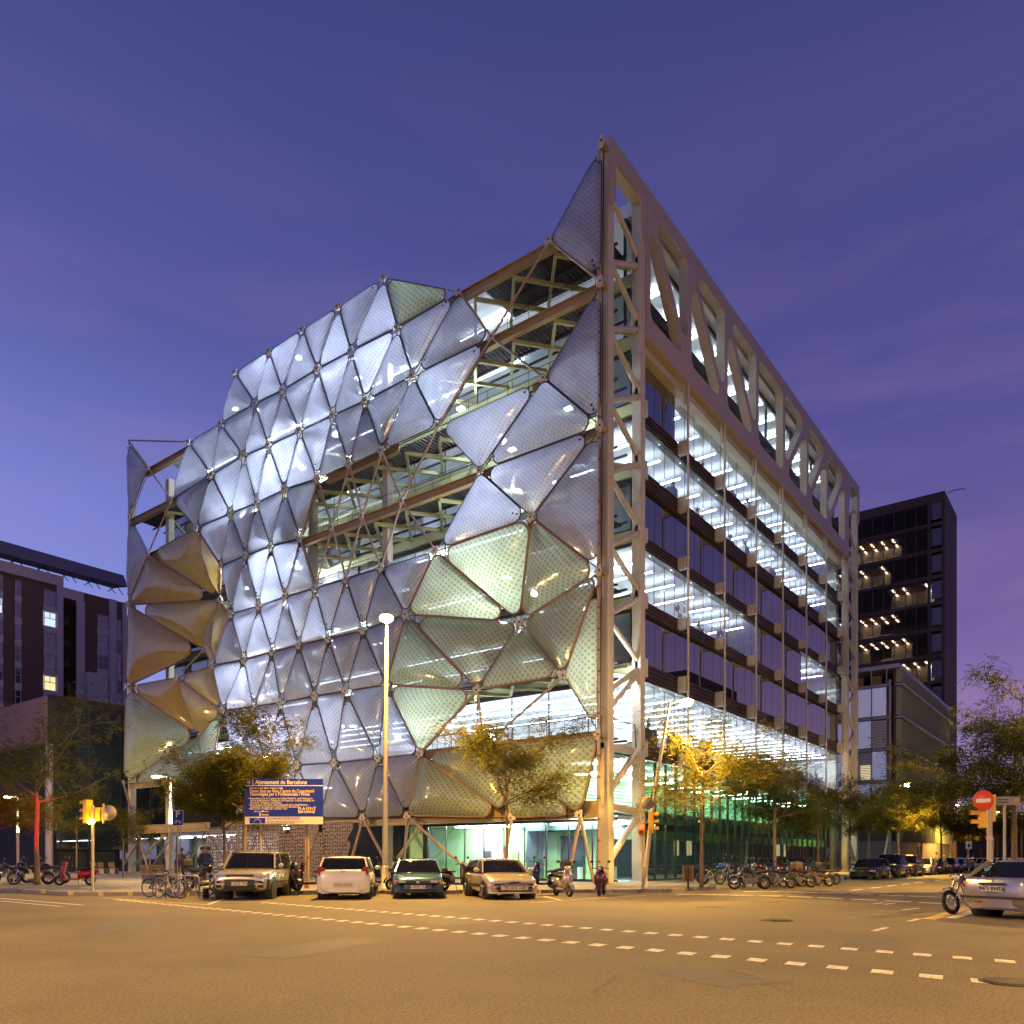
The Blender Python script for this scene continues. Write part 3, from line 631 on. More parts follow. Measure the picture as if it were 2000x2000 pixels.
def cushion(a, b, c, m, rm, big):
    A, B, C_ = NP[a], NP[b], NP[c]; n = (B - A).cross(C_ - A).normalized()
    if n.dot(V((CAM.x, CAM.y, EYE)) - A) < 0: B, C_ = C_, B; n = -n
    ctr = (A + B + C_) / 3; per = (A - B).length + (B - C_).length + (C_ - A).length; area = (B - A).cross(C_ - A).length / 2
    inr = 2 * area / per                                     # inscribed radius
    inc = (A * (B - C_).length + B * (C_ - A).length + C_ * (A - B).length) / per
    k = 1 - min(.06, .035 / inr)                             # a gap of about 15 cm between neighbours
    pts = [inc + (p - inc) * k for p in (A, B, C_)]
    pts = rnd(pts, inr * .31, 7); m_ = len(pts)
    ux = V((0, 1, 0)); ux = (ux - n * ux.dot(n)).normalized(); uy = n.cross(ux)
    mb = MB(); rings = [1, .93, .8, .6, .35, .12]; hgt = min(.65, inr * .42)
    cc = sum(pts, V()) / m_
    for si, sg in ((0, 1), (1, -.55)):
        o = len(mb.v); vs = []
        for r in rings:
            for p in pts:
                q = cc + (p - cc) * r + n * (hgt * sg * (1 - r ** 2.6)); vs.append(q); mb.uv[o + len(vs) - 1] = (q.dot(ux), q.dot(uy))
        fs = []
        for j in range(len(rings) - 1):
            for i in range(m_): f = (j * m_ + i, j * m_ + (i + 1) % m_, (j + 1) * m_ + (i + 1) % m_, (j + 1) * m_ + i); fs.append(f if sg > 0 else f[::-1])
        e = tuple((len(rings) - 1) * m_ + i for i in range(m_)); fs.append(e if sg > 0 else e[::-1])
        mb.add(vs, fs, si, True)
    o = OB(mb, 'foil_cushion', [m, BACK])
    MB().path(pts, (.038 if not big else .06), 6, 0, True).build('cushion_rim', rm, o)
    if not big and random.random() < .7:                     # the two inflation valves near a sharp corner
        lo = min((A, B, C_), key=lambda p: (p - inc).length * -1); d_ = (inc - lo).normalized()
        for t in (.55, .85): q = lo + d_ * (t + .35); MB().lathe(q + n * .16, n, [(0, .055), (.05, .055)], 8).build('valve', DARK, o)
BACK = glass('clear rear foil', (.93, .95, 1), .08, .1)
for kind, s_ in TRI.items():
    for t in s_.replace('\n', '').split(';'):
        a, b, c = t.split(); big = kind != 'lav'
        cushion(a, b, c, {'lav': lav, 'grn': grn, 'gld': gld}[kind], rim if kind == 'lav' else rimb, big)
# star shaped node castings
def star(p, nrm, arms, r=.30):
    mb = MB(); nrm = V(nrm).normalized(); ux = V((0, 0, 1)); ux = (ux - nrm * ux.dot(nrm)).normalized(); uy = nrm.cross(ux)
    out = []
    dirs = sorted(math.atan2((q - p).dot(uy), (q - p).dot(ux)) for q in arms)
    if len(dirs) < 3: dirs = sorted(dirs + [0, 2.1, 4.2][:4 - len(dirs)])
    for i, t in enumerate(dirs):
        t2 = dirs[(i + 1) % len(dirs)]; 
        if t2 <= t: t2 += 2 * PI
        w = .26
        out += [(t - w, r), (t + w, r)]
        if t2 - t > .75: out.append(((t + t2) / 2, r * .42))
    pts = [p - nrm * .05 + (ux * math.cos(t) + uy * math.sin(t)) * rr for t, rr in out]
    try: mb.plate(pts, nrm, .1)
    except Exception: return
    o = OB(mb, 'node', STEEL, True)
    MB().lathe(p + nrm * .05, nrm, [(0, .06), (.03, .055)], 10).build('bolt', DARK, o)
ADJ = {}
alltri = [t.split() for s_ in TRI.values() for t in s_.replace('\n', '').split(';')]
RODS = 'b7 c8;c8 d8;c8 d9;d5 e4;d5 e5;d6 e5;d6 e6;d7 e6;d7 e7;d8 e7;e4 f3;e5 f3;e5 f4;e6 f4;e6 f5;e7 f5;e7 f8;M i7;M i8;L i8;bm2 c0;c0 d0;b7 K1;b6 c8;bm2 LT;LT bm1;q1 P'
rods = [t.split() for t in RODS.split(';')]
for t in alltri:
    for a in t: ADJ.setdefault(a, set()).update(x for x in t if x != a)
for a, b in rods: ADJ.setdefault(a, set()).add(b); ADJ.setdefault(b, set()).add(a)
for k, p in NP.items():
    if k in ('LT',): continue
    star(p - V((.06, 0, 0)) if k not in DEEP else p, (-1, 0, 0), [NP[q] for q in ADJ.get(k, [])], .29)
for a, b in rods:
    A, B = NP[a], NP[b]; d = (B - A).normalized()
    OB(MB().tube(A + d * .25, B - d * .25, .065, 8), 'tie_rod', RODM)
done = set()
for t in alltri:                                               # carrier tubes behind the cushion joints
    for a, b in ((t[0], t[1]), (t[1], t[2]), (t[0], t[2])):
        k = tuple(sorted((a, b)))
        if k in done: continue
        done.add(k); A, B = NP[a] + V((.12, 0, 0)), NP[b] + V((.12, 0, 0))
        OB(MB().tube(A, B, .03, 6), 'carrier_tube', DARK)
# standing tube at the corner with clamps, and rods from the lowest nodes to the ground
kt = NP['K4']
OB(MB().tube((SX, kt.y + .02, .15), (SX, kt.y + .02, NP['K0'].z - .4), .085, 10), 'corner_tube', RODM)
z = 1.2
while z < 36: OB(MB().tube((SX, kt.y + .02, z), (SX, kt.y + .02, z + .1), .1, 10), 'tube_clamp', mat('red brown clamp', (.14, .06, .05), .5)); z += 1.05
for k in ('K0', 'K1', 'K2', 'K3', 'K4'):
    p = NP[k]; OB(MB().beam(p + V((.06, 0, -.05)), V((.2, .28, p.z - .05)), .3, .12), 'node_arm', mat('ochre painted beam', (.32, .235, .11)))
def low(px, py): p = onX(px, py, SX + .1); p.z = max(p.z, .15); return p
for a, px, z in (('jb', 683, .9), ('jb', 770, .15), ('jc', 787, .5), ('jc', 934, .2), ('jd', 978, .3), ('je', 1108, .15), ('je', 1160, .15), ('r0', 292, .15)):
    p = onX(px, HOR, SX + .1); p.z = z; OB(MB().tube(NP[a], p, .09, 8), 'ground_strut', RODM)
for xa, ya, xb, yb in ((327, 1626, 262, 1689), (274, 1640, 243, 1688), (329, 1645, 300, 1688), (402, 1622, 368, 1688), (290, 1627, 293, 1690), (818, 1618, 777, 1676)):
    p = onX(xa, ya, .6); q = onX(xb, yb, .6); q.z = max(.15, q.z); OB(MB().tube(p, q, .12 if xa in (327, 818) else .07, 8), 'ground_strut', LIME if xa in (327, 818) else RODM)
# ground floor: deep portal beams, lettering, mint lobby, terrace deck
OB(MB().box(.02, .5, .6, onX(700, HOR, 0).y, 3.45, 4.35), 'portal_beam', mat('ochre painted beam', (.32, .235, .11)))
OB(MB().box(.02, .4, onX(400, HOR, 0).y, LEN - .3, 3.5, 4.0), 'portal_beam', MAT['ochre painted beam'])
let = mat('dark bronze letter', (.10, .075, .045), .4, metal=.3)
a_ = onX(1005, 1601, .0); b_ = onX(1120, 1601, .0)
tx = text('lettering', 'Media-TIC', 1.25, ((a_.x + b_.x) / 2 - .03, (a_.y + b_.y) / 2 + .15, 3.86), (0, -1, 0), (0, 0, 1), let, OFF, sx=1.02)
mint = mat('mint lobby wall', (.52, .86, .46), .7)
teal = mat('dark teal mezzanine', (.03, .065, .07), .5)
XG = 2.3
ylob = onX(836, HOR, XG).y
for k in range(9):
    ya = .9 + (ylob - .9) * k / 9; yb = .9 + (ylob - .9) * (k + 1) / 9
    OB(MB().box(XG, XG + .03, ya + .02, yb - .02, .3, 3.4), 'lobby_pane', clear); OB(MB().box(XG - .03, XG + .08, yb - .016, yb + .016, .3, 3.4), 'lobby_mullion', DARK)
OB(MB().box(XG - .05, XG + .1, .9, ylob, .15, .28).box(XG - .05, XG + .1, .9, ylob, 3.42, 3.6), 'lobby_sill', DARK)
OB(MB().box(XG - .1, XG + .15, ylob, ylob + .35, .15, 3.6), 'door_frame', BLACK)
OB(MB().box(XG, XG + .1, ylob + .35, ylob + 1.6, .15, 3.4), 'lobby_door', mint)
OB(MB().box(XG - .02, XG + .2, ylob + 1.8, onX(640, HOR, XG).y, .15, 5.9), 'entrance_wall', mat('black recess wall', (.012, .009, .008), .8))
OB(MB().box(5.6, 5.7, 4.2, 20, .15, 3.5), 'lobby_wall', mint)
OB(MB().box(5.5, 5.59, 4.9, 6.6, .15, 2.75), 'lobby_doorway', teal)
OB(MB().box(XG + .15, 12.4, .9, 20, 3.5, 3.7), 'lobby_ceiling', core)
OB(MB().box(XG, LEN - 4, .95, 8.4, .10, .172), 'lobby_floor', mat('pale lobby floor', (.35, .45, .40), .3))
for k, y in enumerate((2.2, 3.4, 5.2, 7.6, 10, 12.5)): [OB(MB().box(xx - .2, xx + .2, y - .7, y + .7, 3.36, 3.42), 'lobby_lamp', emis('lobby lamp', (.84, 1, .86), 85)) for xx in (3.6, 4.9)]
for k in range(5): OB(MB().box(5.5, 5.58, 7.6 + k * 1.1, 8.1 + k * 1.1, 1.2, 1.9), 'notice', [core, teal, LIME, core, slate][k])
# right facade ground floor
for k in range(30):
    xa = 3.9 + k * 39.85 / 30; xb = xa + 39.85 / 30
    OB(MB().box(xa + .03, xb - .03, .82, .85, 1.05, 6.86), 'lobby_pane', glass('green lobby glass', (.72, .92, .82), .13, 0, 0))
    OB(MB().box(xa + .03, xb - .03, .82, .85, .25, .98), 'lobby_pane', MAT['green lobby glass'])
    OB(MB().box(xb - .026, xb + .026, .76, .92, .16, 6.88), 'lobby_mullion', DARK)
OB(MB().box(3.9, 43.75, .78, .9, .985, 1.045).box(3.9, 43.75, .78, .9, .15, .245), 'transom', DARK)
OB(MB().box(3.9, 43.7, 2.2, 8.4, 3.05, 4.2), 'mezzanine', teal)
OB(MB().box(3.9, 43.7, 2.12, 2.19, 2.5, 3.1), 'mezzanine_fascia', mat('green fascia', (.40, .80, .42), .6))
OB(MB().box(3.9, 43.7, 5.8, 5.9, 4.2, 6.88), 'upper_wall', mint)
lv = MB()
for k in range(12): lv.box(3.9, 43.7, 5.74, 5.79, 4.3 + k * .21, 4.34 + k * .21)
OB(lv, 'wall_louvres', mat('mint louvre', (.2, .5, .36), .6))
OB(MB().box(3.9, 43.7, 7.9, 8.0, .17, 3.05), 'lower_wall', mat('blue grey lobby wall', (.10, .14, .17), .5, var=.3, vs=.6))
for k in range(10): OB(MB().box(4.8 + k * 4, 5.3 + k * 4, 2.8, 5.2, 6.3, 6.36), 'lobby_lamp', emis('lobby lamp', (.84, 1, .86), 85))
for k in range(7): OB(MB().box(6 + k * 5.4, 8.2 + k * 5.4, 2.6, 2.9, 2.98, 3.04), 'light_tube', tube)
OB(MB().box(7.0, 10.0, 7.75, 7.85, .3, 2.4), 'notice_board', core)
OB(MB().box(5.0, 9.5, 5.0, 5.1, .2, .9), 'reception_desk', mat('white lobby desk', (.7, .8, .76), .4))
# terrace on the first floor behind the corner
ty = onX(800, HOR, 1).y
OB(MB().box(.0, 3.7, .3, ty, 6.95, 7.25), 'terrace_deck', STEEL)
tr = MB()
for k in range(40):
    y = .7 + k * (ty - 1) / 40; tr.box(.3, 3.5, y, y + .12, 6.86, 6.95)
OB(tr, 'deck_ribs', DARK)
rl = MB()
rl.path([(-.1, .4, 8.55), (-.1, ty, 8.55)], .03, 6); rl.path([(-.1, .4, 8.1), (-.1, ty, 8.1)], .015, 5); rl.path([(-.1, .4, 7.7), (-.1, ty, 7.7)], .015, 5)
for k in range(14): y = .4 + k * (ty - .4) / 13; rl.tube((-.1, y, 7.2), (-.1, y, 8.55), .02, 5)
rl.path([(-.1, .4, 8.55), (1, .3, 8.55), (3.2, .3, 8.5), (3.3, .3, 7.3)], .03, 6)
OB(rl, 'terrace_railing', mat('grey rail', (.12, .12, .13), .4, metal=.5))
# perforated metal base
def perf():
    m = bpy.data.materials.new('perforated metal'); m.use_nodes = True; t = m.node_tree; t.nodes.clear(); A = t.nodes.new; L = t.links
    uv = A('ShaderNodeTexCoord'); vo = A('ShaderNodeTexVoronoi'); vo.voronoi_dimensions = '2D'; vo.inputs['Scale'].default_value = 4.2; vo.inputs['Randomness'].default_value = .45; L.new(uv.outputs['UV'], vo.inputs['Vector'])
    st = A('ShaderNodeMath'); st.operation = 'LESS_THAN'; st.inputs[1].default_value = .27; L.new(vo.outputs['Distance'], st.inputs[0])
    d = A('ShaderNodeBsdfPrincipled'); d.inputs['Base Color'].default_value = (.17, .13, .11, 1); d.inputs['Roughness'].default_value = .5
    tr_ = A('ShaderNodeBsdfTransparent'); ms = A('ShaderNodeMixShader'); L.new(st.outputs[0], ms.inputs[0]); L.new(d.outputs[0], ms.inputs[1]); L.new(tr_.outputs[0], ms.inputs[2])
    o = A('ShaderNodeOutputMaterial'); L.new(ms.outputs[0], o.inputs[0]); return m
PERF = perf()
def base_pt(px, z): p = onX(px, HOR, SX); p.z = z; return p
tops = [402, 440, 505, 562, 628, 697]; bots = [402, 452, 480, 545, 590, 640, 668]
def ppanel(pts):
    c = sum(pts, V()) / len(pts); pts = rnd([c + (p - c) * .985 for p in pts], .3, 4); mb = MB()
    mb.add(pts, [tuple(range(len(pts)))]); 
    for i, p in enumerate(pts): mb.uv[i] = (p.y, p.z)
    mb2 = mb; o = OB(mb2, 'perforated_panel', PERF); MB().path(pts, .04, 5, 0, True).build('panel_rim', mat('brown panel rim', (.13, .09, .08), .5), o)
ZT = 3.75
for i in range(5):
    ppanel([base_pt(tops[i], ZT), base_pt(tops[i + 1], ZT), base_pt(bots[i + 1], .3)])
    ppanel([base_pt(tops[i + 1], ZT), base_pt(bots[i + 2], .3), base_pt(bots[i + 1], .3)])
ppanel([base_pt(402, ZT), base_pt(bots[1], .3), base_pt(402, .3)])
# white floodlights of the stair and walkway behind the skin
flood = emis('floodlight lens', (.85, .93, 1), 40)
def floodlight(px, py, w, x=1.9):
    w *= 1.35
    p = onX(px, py, x)
    OB(MB().box(p.x - .15, p.x + .15, p.y - .2, p.y + .2, p.z, p.z + .1), 'floodlight', flood)
    light('floodlight_beam', (p.x - .25, p.y, p.z - .15), w, (.80, .88, 1), .18, OFF)
for px, py, w in ((583, 700, 1500), (590, 915, 1500), (583, 1110, 1500), (570, 1200, 1100), (580, 1400, 1500), (560, 1620, 500), (430, 960, 500), (700, 740, 900), (790, 720, 900), (500, 1000, 900), (480, 1150, 900), (520, 1320, 900), (660, 860, 700), (660, 1260, 900), (690, 1420, 500), (900, 800, 600), (1010, 960, 700), (990, 1130, 1200), (1000, 880, 500), (880, 1420, 900), (500, 1450, 700), (640, 1540, 300), (460, 800, 500), (1110, 800, 250)):
    floodlight(px, py, w, 2.6 if px == 990 else 1.9)
light('terrace_lamp', (1.5, 1.0, 11.0), 500, (.85, .93, 1), .3, OFF)
light('canopy_lamp', (.2, 2.2, 3.3), 160, (.85, 1, .95), .15, OFF)
light('canopy_lamp', (.6, .9, 3.3), 160, (.85, 1, .95), .15, OFF)
# left end: library room under the gold cushions
yl = onX(345, HOR, 2.5).y
for k in range(5):
    ya = yl + k * 2.2
    OB(MB().box(2.5, 2.53, ya + .03, ya + 2.17, .3, 3.3), 'lobby_pane', clear); OB(MB().box(2.45, 2.6, ya - .025, ya + .025, .2, 3.35), 'lobby_mullion', DARK)
OB(MB().box(2.5, 2.53, onX(402, HOR, 2.5).y, yl - .05, .3, 3.3), 'lobby_pane', clear)
OB(MB().box(7, 7.1, yl - 8, LEN - .7, .15, 3.4), 'library_wall', core)
OB(MB().box(2.6, 7, yl - 8, LEN - .7, 3.4, 3.6), 'library_ceiling', core)
sh = MB()
for k in range(7):
    y = yl - 5 + k * 1.3
    sh.box(6.2, 6.9, y, y + .05, .2, 2.9)
    for q in range(6): sh.box(6.2, 6.9, y + .05, y + 1.25, .3 + q * .45, .34 + q * .45)
OB(sh, 'bookshelf', core)
bk = MB()
for k in range(7):
    for q in range(6):
        for b in range(9):
            if random.random() < .8: y = yl - 4.95 + k * 1.3 + b * .13; bk.box(6.25, 6.5, y, y + .09, .34 + q * .45, .58 + q * .45 + random.random() * .1)
OB(bk, 'books', mat('mixed books', (.30, .25, .2), .7, var=.8, vs=7))['kind'] = 'stuff'
for k in range(5): lamp_tube(4.6, yl - 6 + k * 3.6, yl - 3.6 + k * 3.6, 3.3, .35)
# ------------------------------------------------------------------ street lamps (they are lit)
polem = mat('galvanised lamp post', (.40, .36, .30), .5, metal=.2, var=.1, vs=3)
sod = emis('sodium lamp lens', (1, .60, .20), 260)
SODC = (1.0, .53, .075)
def street_lamp(base, top, label, power, group='tall sodium street lamps', arm=V((-.7, -.7, 0)), r=.12):
    t = thing('street_lamp', label, 'street lamp', base, 0, group)
    L_ = top - base
    n = 10; pts = [V((L_.x * (k / n) ** 1.35, L_.y * (k / n) ** 1.35, L_.z * k / n)) for k in range(n + 1)]
    MB().path(pts, [r * (1 - .45 * k / n) for k in range(n + 1)], 12).build('pole', polem, t)
    MB().lathe((0, 0, 0), (0, 0, 1), [(0, r * 1.8), (.05, r * 1.8), (.07, r * 1.25), (.9, r * 1.15), (.95, r)], 14).build('base', polem, t)
    MB().box(-.07, .07, -r - .015, -r + .02, .5, .9).build('service_door', polem, t)
    e = L_ + arm * .5 + V((0, 0, .12)); a = arm.normalized()
    MB().tube(L_ - V((0, 0, .05)), e, .04, 8).build('arm', polem, t)
    h = MB(); s = V((-a.y, a.x, 0)); rings = []
    for k, (d, w, hh) in enumerate(((-.05, .05, .04), (.08, .11, .08), (.35, .15, .11), (.6, .12, .08), (.7, .04, .03))):
        c = e + a * d; rings.append([c + s * (w * math.cos(q)) + V((0, 0, hh * max(-.25, math.sin(q)) + .02)) for q in [2 * PI * i / 12 for i in range(12)]])
    h.loft(rings).build('lamp_head', polem, t)
    g = MB(); g.ball(e + a * .34 - V((0, 0, .07)), .27, 1, 1, .6, 14, 7).build('lens', sod, t)
    light('lamp_light', e + a * .34 - V((0, 0, .40)), power * 2.9, SODC, .12, t, 'SPOT', (0, 0, 0), spot=math.radians(164))
    light('spill_light', e + a * .34 - V((0, 0, .40)), power * SPILL[0], (1, .60, .22), .12, t)
    return t
SPILL = [.35]
LA = gd(752, 32.6, .15); street_lamp(LA, V((LA.x + .1, LA.y, 10.9)), 'tall straight street lamp with glowing orange head standing between the white and the blue hatchback', 6000)
LB = gd(1259, 32.6, .15); tb = at(1308, 1372, 34.3); street_lamp(LB, tb, 'leaning street lamp on the kerb corner carrying the yellow traffic lights', 3400, arm=V((.75, -.55, 0)), r=.095)
def onk(px, y0=-4.9): p = onY(px, HOR, y0); p.z = .15; return p
LC = onk(1724); dC = (LC - V((CAM.x, CAM.y, 0))).dot(VD); street_lamp(LC, at(1757, 1534, dC + 2), 'leaning street lamp farther down the right street in front of the louvred building', 5200, arm=V((.75, -.55, 0)), r=.095)
street_lamp(gd(1858, 104, .15), at(1864, 1573, 105), 'distant street lamp over the row of far parked cars', 5000, arm=V((.7, -.2, 0)), r=.12)
street_lamp(gd(1938, 118, .15), at(1946, 1587, 119), 'distant street lamp seen right of the round no entry sign', 5000, arm=V((.7, -.2, 0)), r=.12)
SPILL[0] = .45
# the crossing's lamps on the corners behind and beside the viewer (same series, out of frame)
for k, (x, y, a) in enumerate(((-23.5, -37.5, (-.5, .8)), (-46, -4, (.8, -.3)), (-44, -34, (.6, .6)), (7, -21, (-.2, .8)))):
    street_lamp(V((x, y, .0)), V((x + .1, y, 10.9)), ('street lamp on the near corner south of the viewer, outside the picture', 'street lamp behind the viewer at the left, outside the picture', 'street lamp directly behind the viewer, outside the picture', 'street lamp on the near side of the right street, outside the picture')[k], (12500, 12500, 12000, 7500)[k], arm=V((a[0], a[1], 0)), group='street lamps of the crossing outside the picture')
colm = emis('glowing column light', (1, .83, .48), 5.5)
warm = emis('warm white lamp', (1, .80, .45), 60)
def column_lamp(px, d, label, sgn=-1):
    b = gd(px, d, .15); t = thing('column_lamp', label, 'column lamp', b, 0, 'slim glowing column lamps on the plaza')
    MB().tube((0, 0, 0), (0, 0, 3.2), .09, 10).build('pole', polem, t)
    MB().tube((0, 0, 3.2), (0, 0, 5.55), .095, 10, .05).build('light_column', colm, t)
    MB().path([(0, 0, 5.4), (0, 0, 5.8), tuple(RD * (-.25) + V((0, 0, 5.88))), tuple(RD * (-.75) + V((0, 0, 5.88)))], .025, 6).build('arm', polem, t)
    c = RD * (-.8) + V((0, 0, 5.84)); MB().ball(c, .26, 1, .6, .28, 12, 6).build('lens', warm, t)
    light('lamp_light', c - V((0, 0, .25)), 4000, (1, .62, .24), .15, t)
column_lamp(35, 60, 'slim glowing column lamp at the far left behind the parked motorcycles')
column_lamp(333, 45, 'slim glowing column lamp behind the bicycles beside the blue parking sign')
# ------------------------------------------------------------------ traffic lights and signs
ysig = mat('yellow signal housing', (.72, .42, .02), .45, var=.1, vs=4)
grey = mat('grey sign back', (.33, .30, .27), .5, metal=.3)
def housing(t, c, fx, n=3, w=.30, lit_=None, s=.30):
    """stack of n lamp boxes centred on c, lenses facing fx"""
    fx = V(fx).normalized(); sx = V((-fx.y, fx.x, 0)); h = n * s
    b = MB(); p = [c - fx * .1 - sx * w / 2, c + fx * .1 - sx * w / 2, c + fx * .1 + sx * w / 2, c - fx * .1 + sx * w / 2]
    b.hexa([q - V((0, 0, h / 2)) for q in p] + [q + V((0, 0, h / 2)) for q in p]); bevel(b.build('signal_housing', ysig, t), .02, 2)
    for k in range(n):
        z = h / 2 - s * (k + .5); q = c + fx * .1 + V((0, 0, z))
        v = MB(); m = 9; ring = lambda dd: [q + fx * dd + sx * (.11 * math.cos(a)) + V((0, 0, .11 * math.sin(a))) for a in [PI * i / (m - 1) for i in range(m)]]
        ring2 = [q + fx * .06 + sx * (.125 * math.cos(a)) + V((0, 0, .125 * math.sin(a))) for a in [PI * i / (m - 1) for i in range(m)]]
        r0, r1 = ring(0), ring(.2); r2 = [p_ + (p_ - q - fx * .2).normalized() * .012 for p_ in r1]; r3 = [p_ + (p_ - q).normalized() * .012 for p_ in r0]
        v.loft([r0, r1, r2, r3], 0, False, False, False); v.build('visor', ysig, t)
        col = [(.4, .02, .01), (.45, .22, .01), (.01, .25, .1)][k % 3]
        m_ = mat('lens %d' % (k % 3), col, .2) if lit_ != k else emis('lit lens %d' % k, [(1, .03, .01), (1, .45, .04), (.05, 1, .5)][k % 3], 14)
        MB().lathe(q - fx * .01, fx, [(0, .1), (.03, .095), (.045, .05)], 14).build('signal_lens', m_, t)
def disc(t, c, fx, r, front, back, nm='round_sign'):
    fx = V(fx).normalized(); o = MB().lathe(c, fx, [(0, r), (.02, r)], 28).build(nm, back, t)
    MB().lathe(c + fx * .021, fx, [(0, r * .99), (.003, r * .985)], 28).build('sign_face', front, o); return o
# left signal
b = gd(181, 30.6, .15); t = thing('traffic_light', 'traffic light post with a flashing amber lamp and yellow housing near the red scooter', 'traffic light', b)
MB().tube((0, 0, 0), (0, 0, 3.3), .055, 10).build('pole', polem, t)
housing(t, V(RD * -.24 + VD * .1 + V((0, 0, 3.05))), -RD * .9 + VD * .3, 3)
housing(t, V(RD * .14 + VD * .15 + V((0, 0, 2.95))), VD, 2, .22, None, .26)
MB().ball((0, 0, 0), .15, 1, .7, .7, 12, 7).build('amber_lamp', emis('amber lamp', (1, .55, .05), 40), t).location = -VD * .12 + V((0, 0, 2.66))
light('amber_light', -VD * .4 + V((0, 0, 2.66)), 35, (1, .48, .04), .1, t)
disc(t, RD * .55 + VD * .1 + V((0, 0, 3.0)), VD, .30, mat('sign white', (.75, .75, .72), .4), grey); MB().box(-.03, .03, -.03, .03, 2.6, 3.35).build('sign_stem', grey, t).location = RD * .42 - VD * .02
rs_ = RD * -.95 + VD * .4 + V((0, 0, 3.05)); rt_ = gd(73, 38, 3.0) - V((b.x, b.y, 0)) - rs_
light('red_signal_light', rs_, 12000, (1, .02, .01), .05, t, 'SPOT', rt_.to_track_quat('-Z', 'Y').to_euler(), spot=math.radians(20))
# centre signal on the leaning lamp
c = gd(1268, 32.6, 0); t = thing('traffic_light', 'pair of yellow traffic lights fixed to the leaning street lamp at the corner', 'traffic light', (c.x, c.y, 0))
pp = at(1272, 1606.5, 32.6) - V((c.x, c.y, 0)); housing(t, V(pp), RD * .95 - VD * .25, 3, .26, None, .29)
pp = at(1254, 1620.5, 32.4) - V((c.x, c.y, 0)); housing(t, V(pp), -RD * .3 - VD, 2, .24, 0, .27)
MB().beam(at(1255, 1612, 32.5) - V((c.x, c.y, 0)), at(1270, 1600, 32.6) - V((c.x, c.y, 0)), .05, .05).build('bracket', polem, t)
disc(t, at(1265, 1568, 32.9) - V((c.x, c.y, 0)), VD, .28, mat('sign white', (.75,) * 3), grey)
MB().box(-.09, .09, -.06, .06, 0, .42).build('control_box', mat('cream box', (.5, .45, .36), .5), t).location = at(1253, 1683, 32.35) - V((c.x, c.y, 0))
# right signal with the no entry sign
c = gd(1933, 24, 0); t = thing('traffic_light', 'traffic light pole with a round red no entry sign above yellow signal boxes', 'traffic light', c)
MB().tube((0, 0, 0), (0, 0, 3.3), .075, 12).build('pole', polem, t)
q = lambda x, y, d: at(x, y, d) - c
housing(t, q(1919, 1599.5, 23.7), -RD * .9 + VD * .35, 2, .26, None, .27)
housing(t, q(1934, 1579, 24.3), VD + RD * .3, 3, .26, None, .27)
o = MB().lathe(q(1920.5, 1563.5, 23.5), -VD, [(0, .30), (.025, .30)], 36).build('no_entry_sign', grey, t)
MB().lathe(q(1920.5, 1563.5, 23.5) - VD * .0255, -VD, [(0, .297), (.003, .295)], 36).build('sign_face', mat('sign red', (.72, .07, .015), .4), o)
pc = q(1920.5, 1563.5, 23.465); ux = (RD + V((0, 0, .06))).normalized(); uz = V((0, 0, 1)) - ux * .06
MB().plate([pc - ux * .215 - uz * .055, pc + ux * .215 - uz * .055, pc + ux * .215 + uz * .055, pc - ux * .215 + uz * .055], -VD, .004).build('white_bar', mat('sign white', (.75,) * 3), o)
MB().box(-.08, .08, -.08, .08, 0, .12).build('sticker_band', mat('cream box', (.5, .45, .36), .5), t).location = (0, 0, 1.95)
# street name box beyond
c = gd(1962, 29, 0); t = thing('street_sign', 'grey rectangular street sign seen from behind beside the large right tree', 'street sign', c)
a0_, a1_ = at(1945, 1572, 29) - c, at(1991, 1556, 29) - c
p0 = V((a0_.x, a0_.y, a0_.z)); p1 = V((a1_.x, a1_.y, a0_.z)); hgt = a1_.z - a0_.z
MB().beam(p0 + V((0, 0, hgt / 2)), p1 + V((0, 0, hgt / 2)), .06, hgt).build('sign_panel', grey, t)
MB().beam(p0.lerp(p1, .05) + V((0, 0, hgt * .62)) - VD * .045, p0.lerp(p1, .48) + V((0, 0, hgt * .62)) - VD * .045, .02, .03).build('back_rail', DARK, t)
MB().beam(p0.lerp(p1, .05) + V((0, 0, hgt * .3)) - VD * .045, p0.lerp(p1, .48) + V((0, 0, hgt * .3)) - VD * .045, .02, .03).build('back_rail', DARK, t)
MB().beam(p0.lerp(p1, .76) + V((0, 0, hgt * .55)) - VD * .045, p0.lerp(p1, .95) + V((0, 0, hgt * .55)) - VD * .045, .01, .1).build('sticker', ysig, t)
MB().tube((0, 0, 0), (0, 0, p0.z), .05, 8).build('pole', polem, t)
# parking sign
blue = mat('sign blue', (.012, .03, .33), .5, spec=.2); wht = mat('sign print white', (.80, .74, .62), .5)
c = gd(347, 36, .15); t = thing('parking_sign', 'blue motorcycle parking sign with a white P on a thin post', 'sign', c)
MB().tube((0, 0, 0), (0, 0, 3.0), .035, 8).build('post', polem, t); MB().tube(RD * .12, RD * .12 + V((0, 0, 3.0)), .03, 8).build('post', polem, t)
s0 = at(337, 1613, 35.9) - c; s1 = at(358, 1582.5, 35.9) - c; w_ = (s1 - s0).dot(RD); h_ = s1.z - s0.z; ctr = s0 + RD * w_ / 2 + V((0, 0, h_ / 2))
def panel(nm, cc, w, h, th, m, par, r=.04):
    pts = rnd([cc - RD * w / 2 - V((0, 0, h / 2)), cc + RD * w / 2 - V((0, 0, h / 2)), cc + RD * w / 2 + V((0, 0, h / 2)), cc - RD * w / 2 + V((0, 0, h / 2))], r, 4)
    return MB().plate(pts, -VD, th).build(nm, m, par, True)
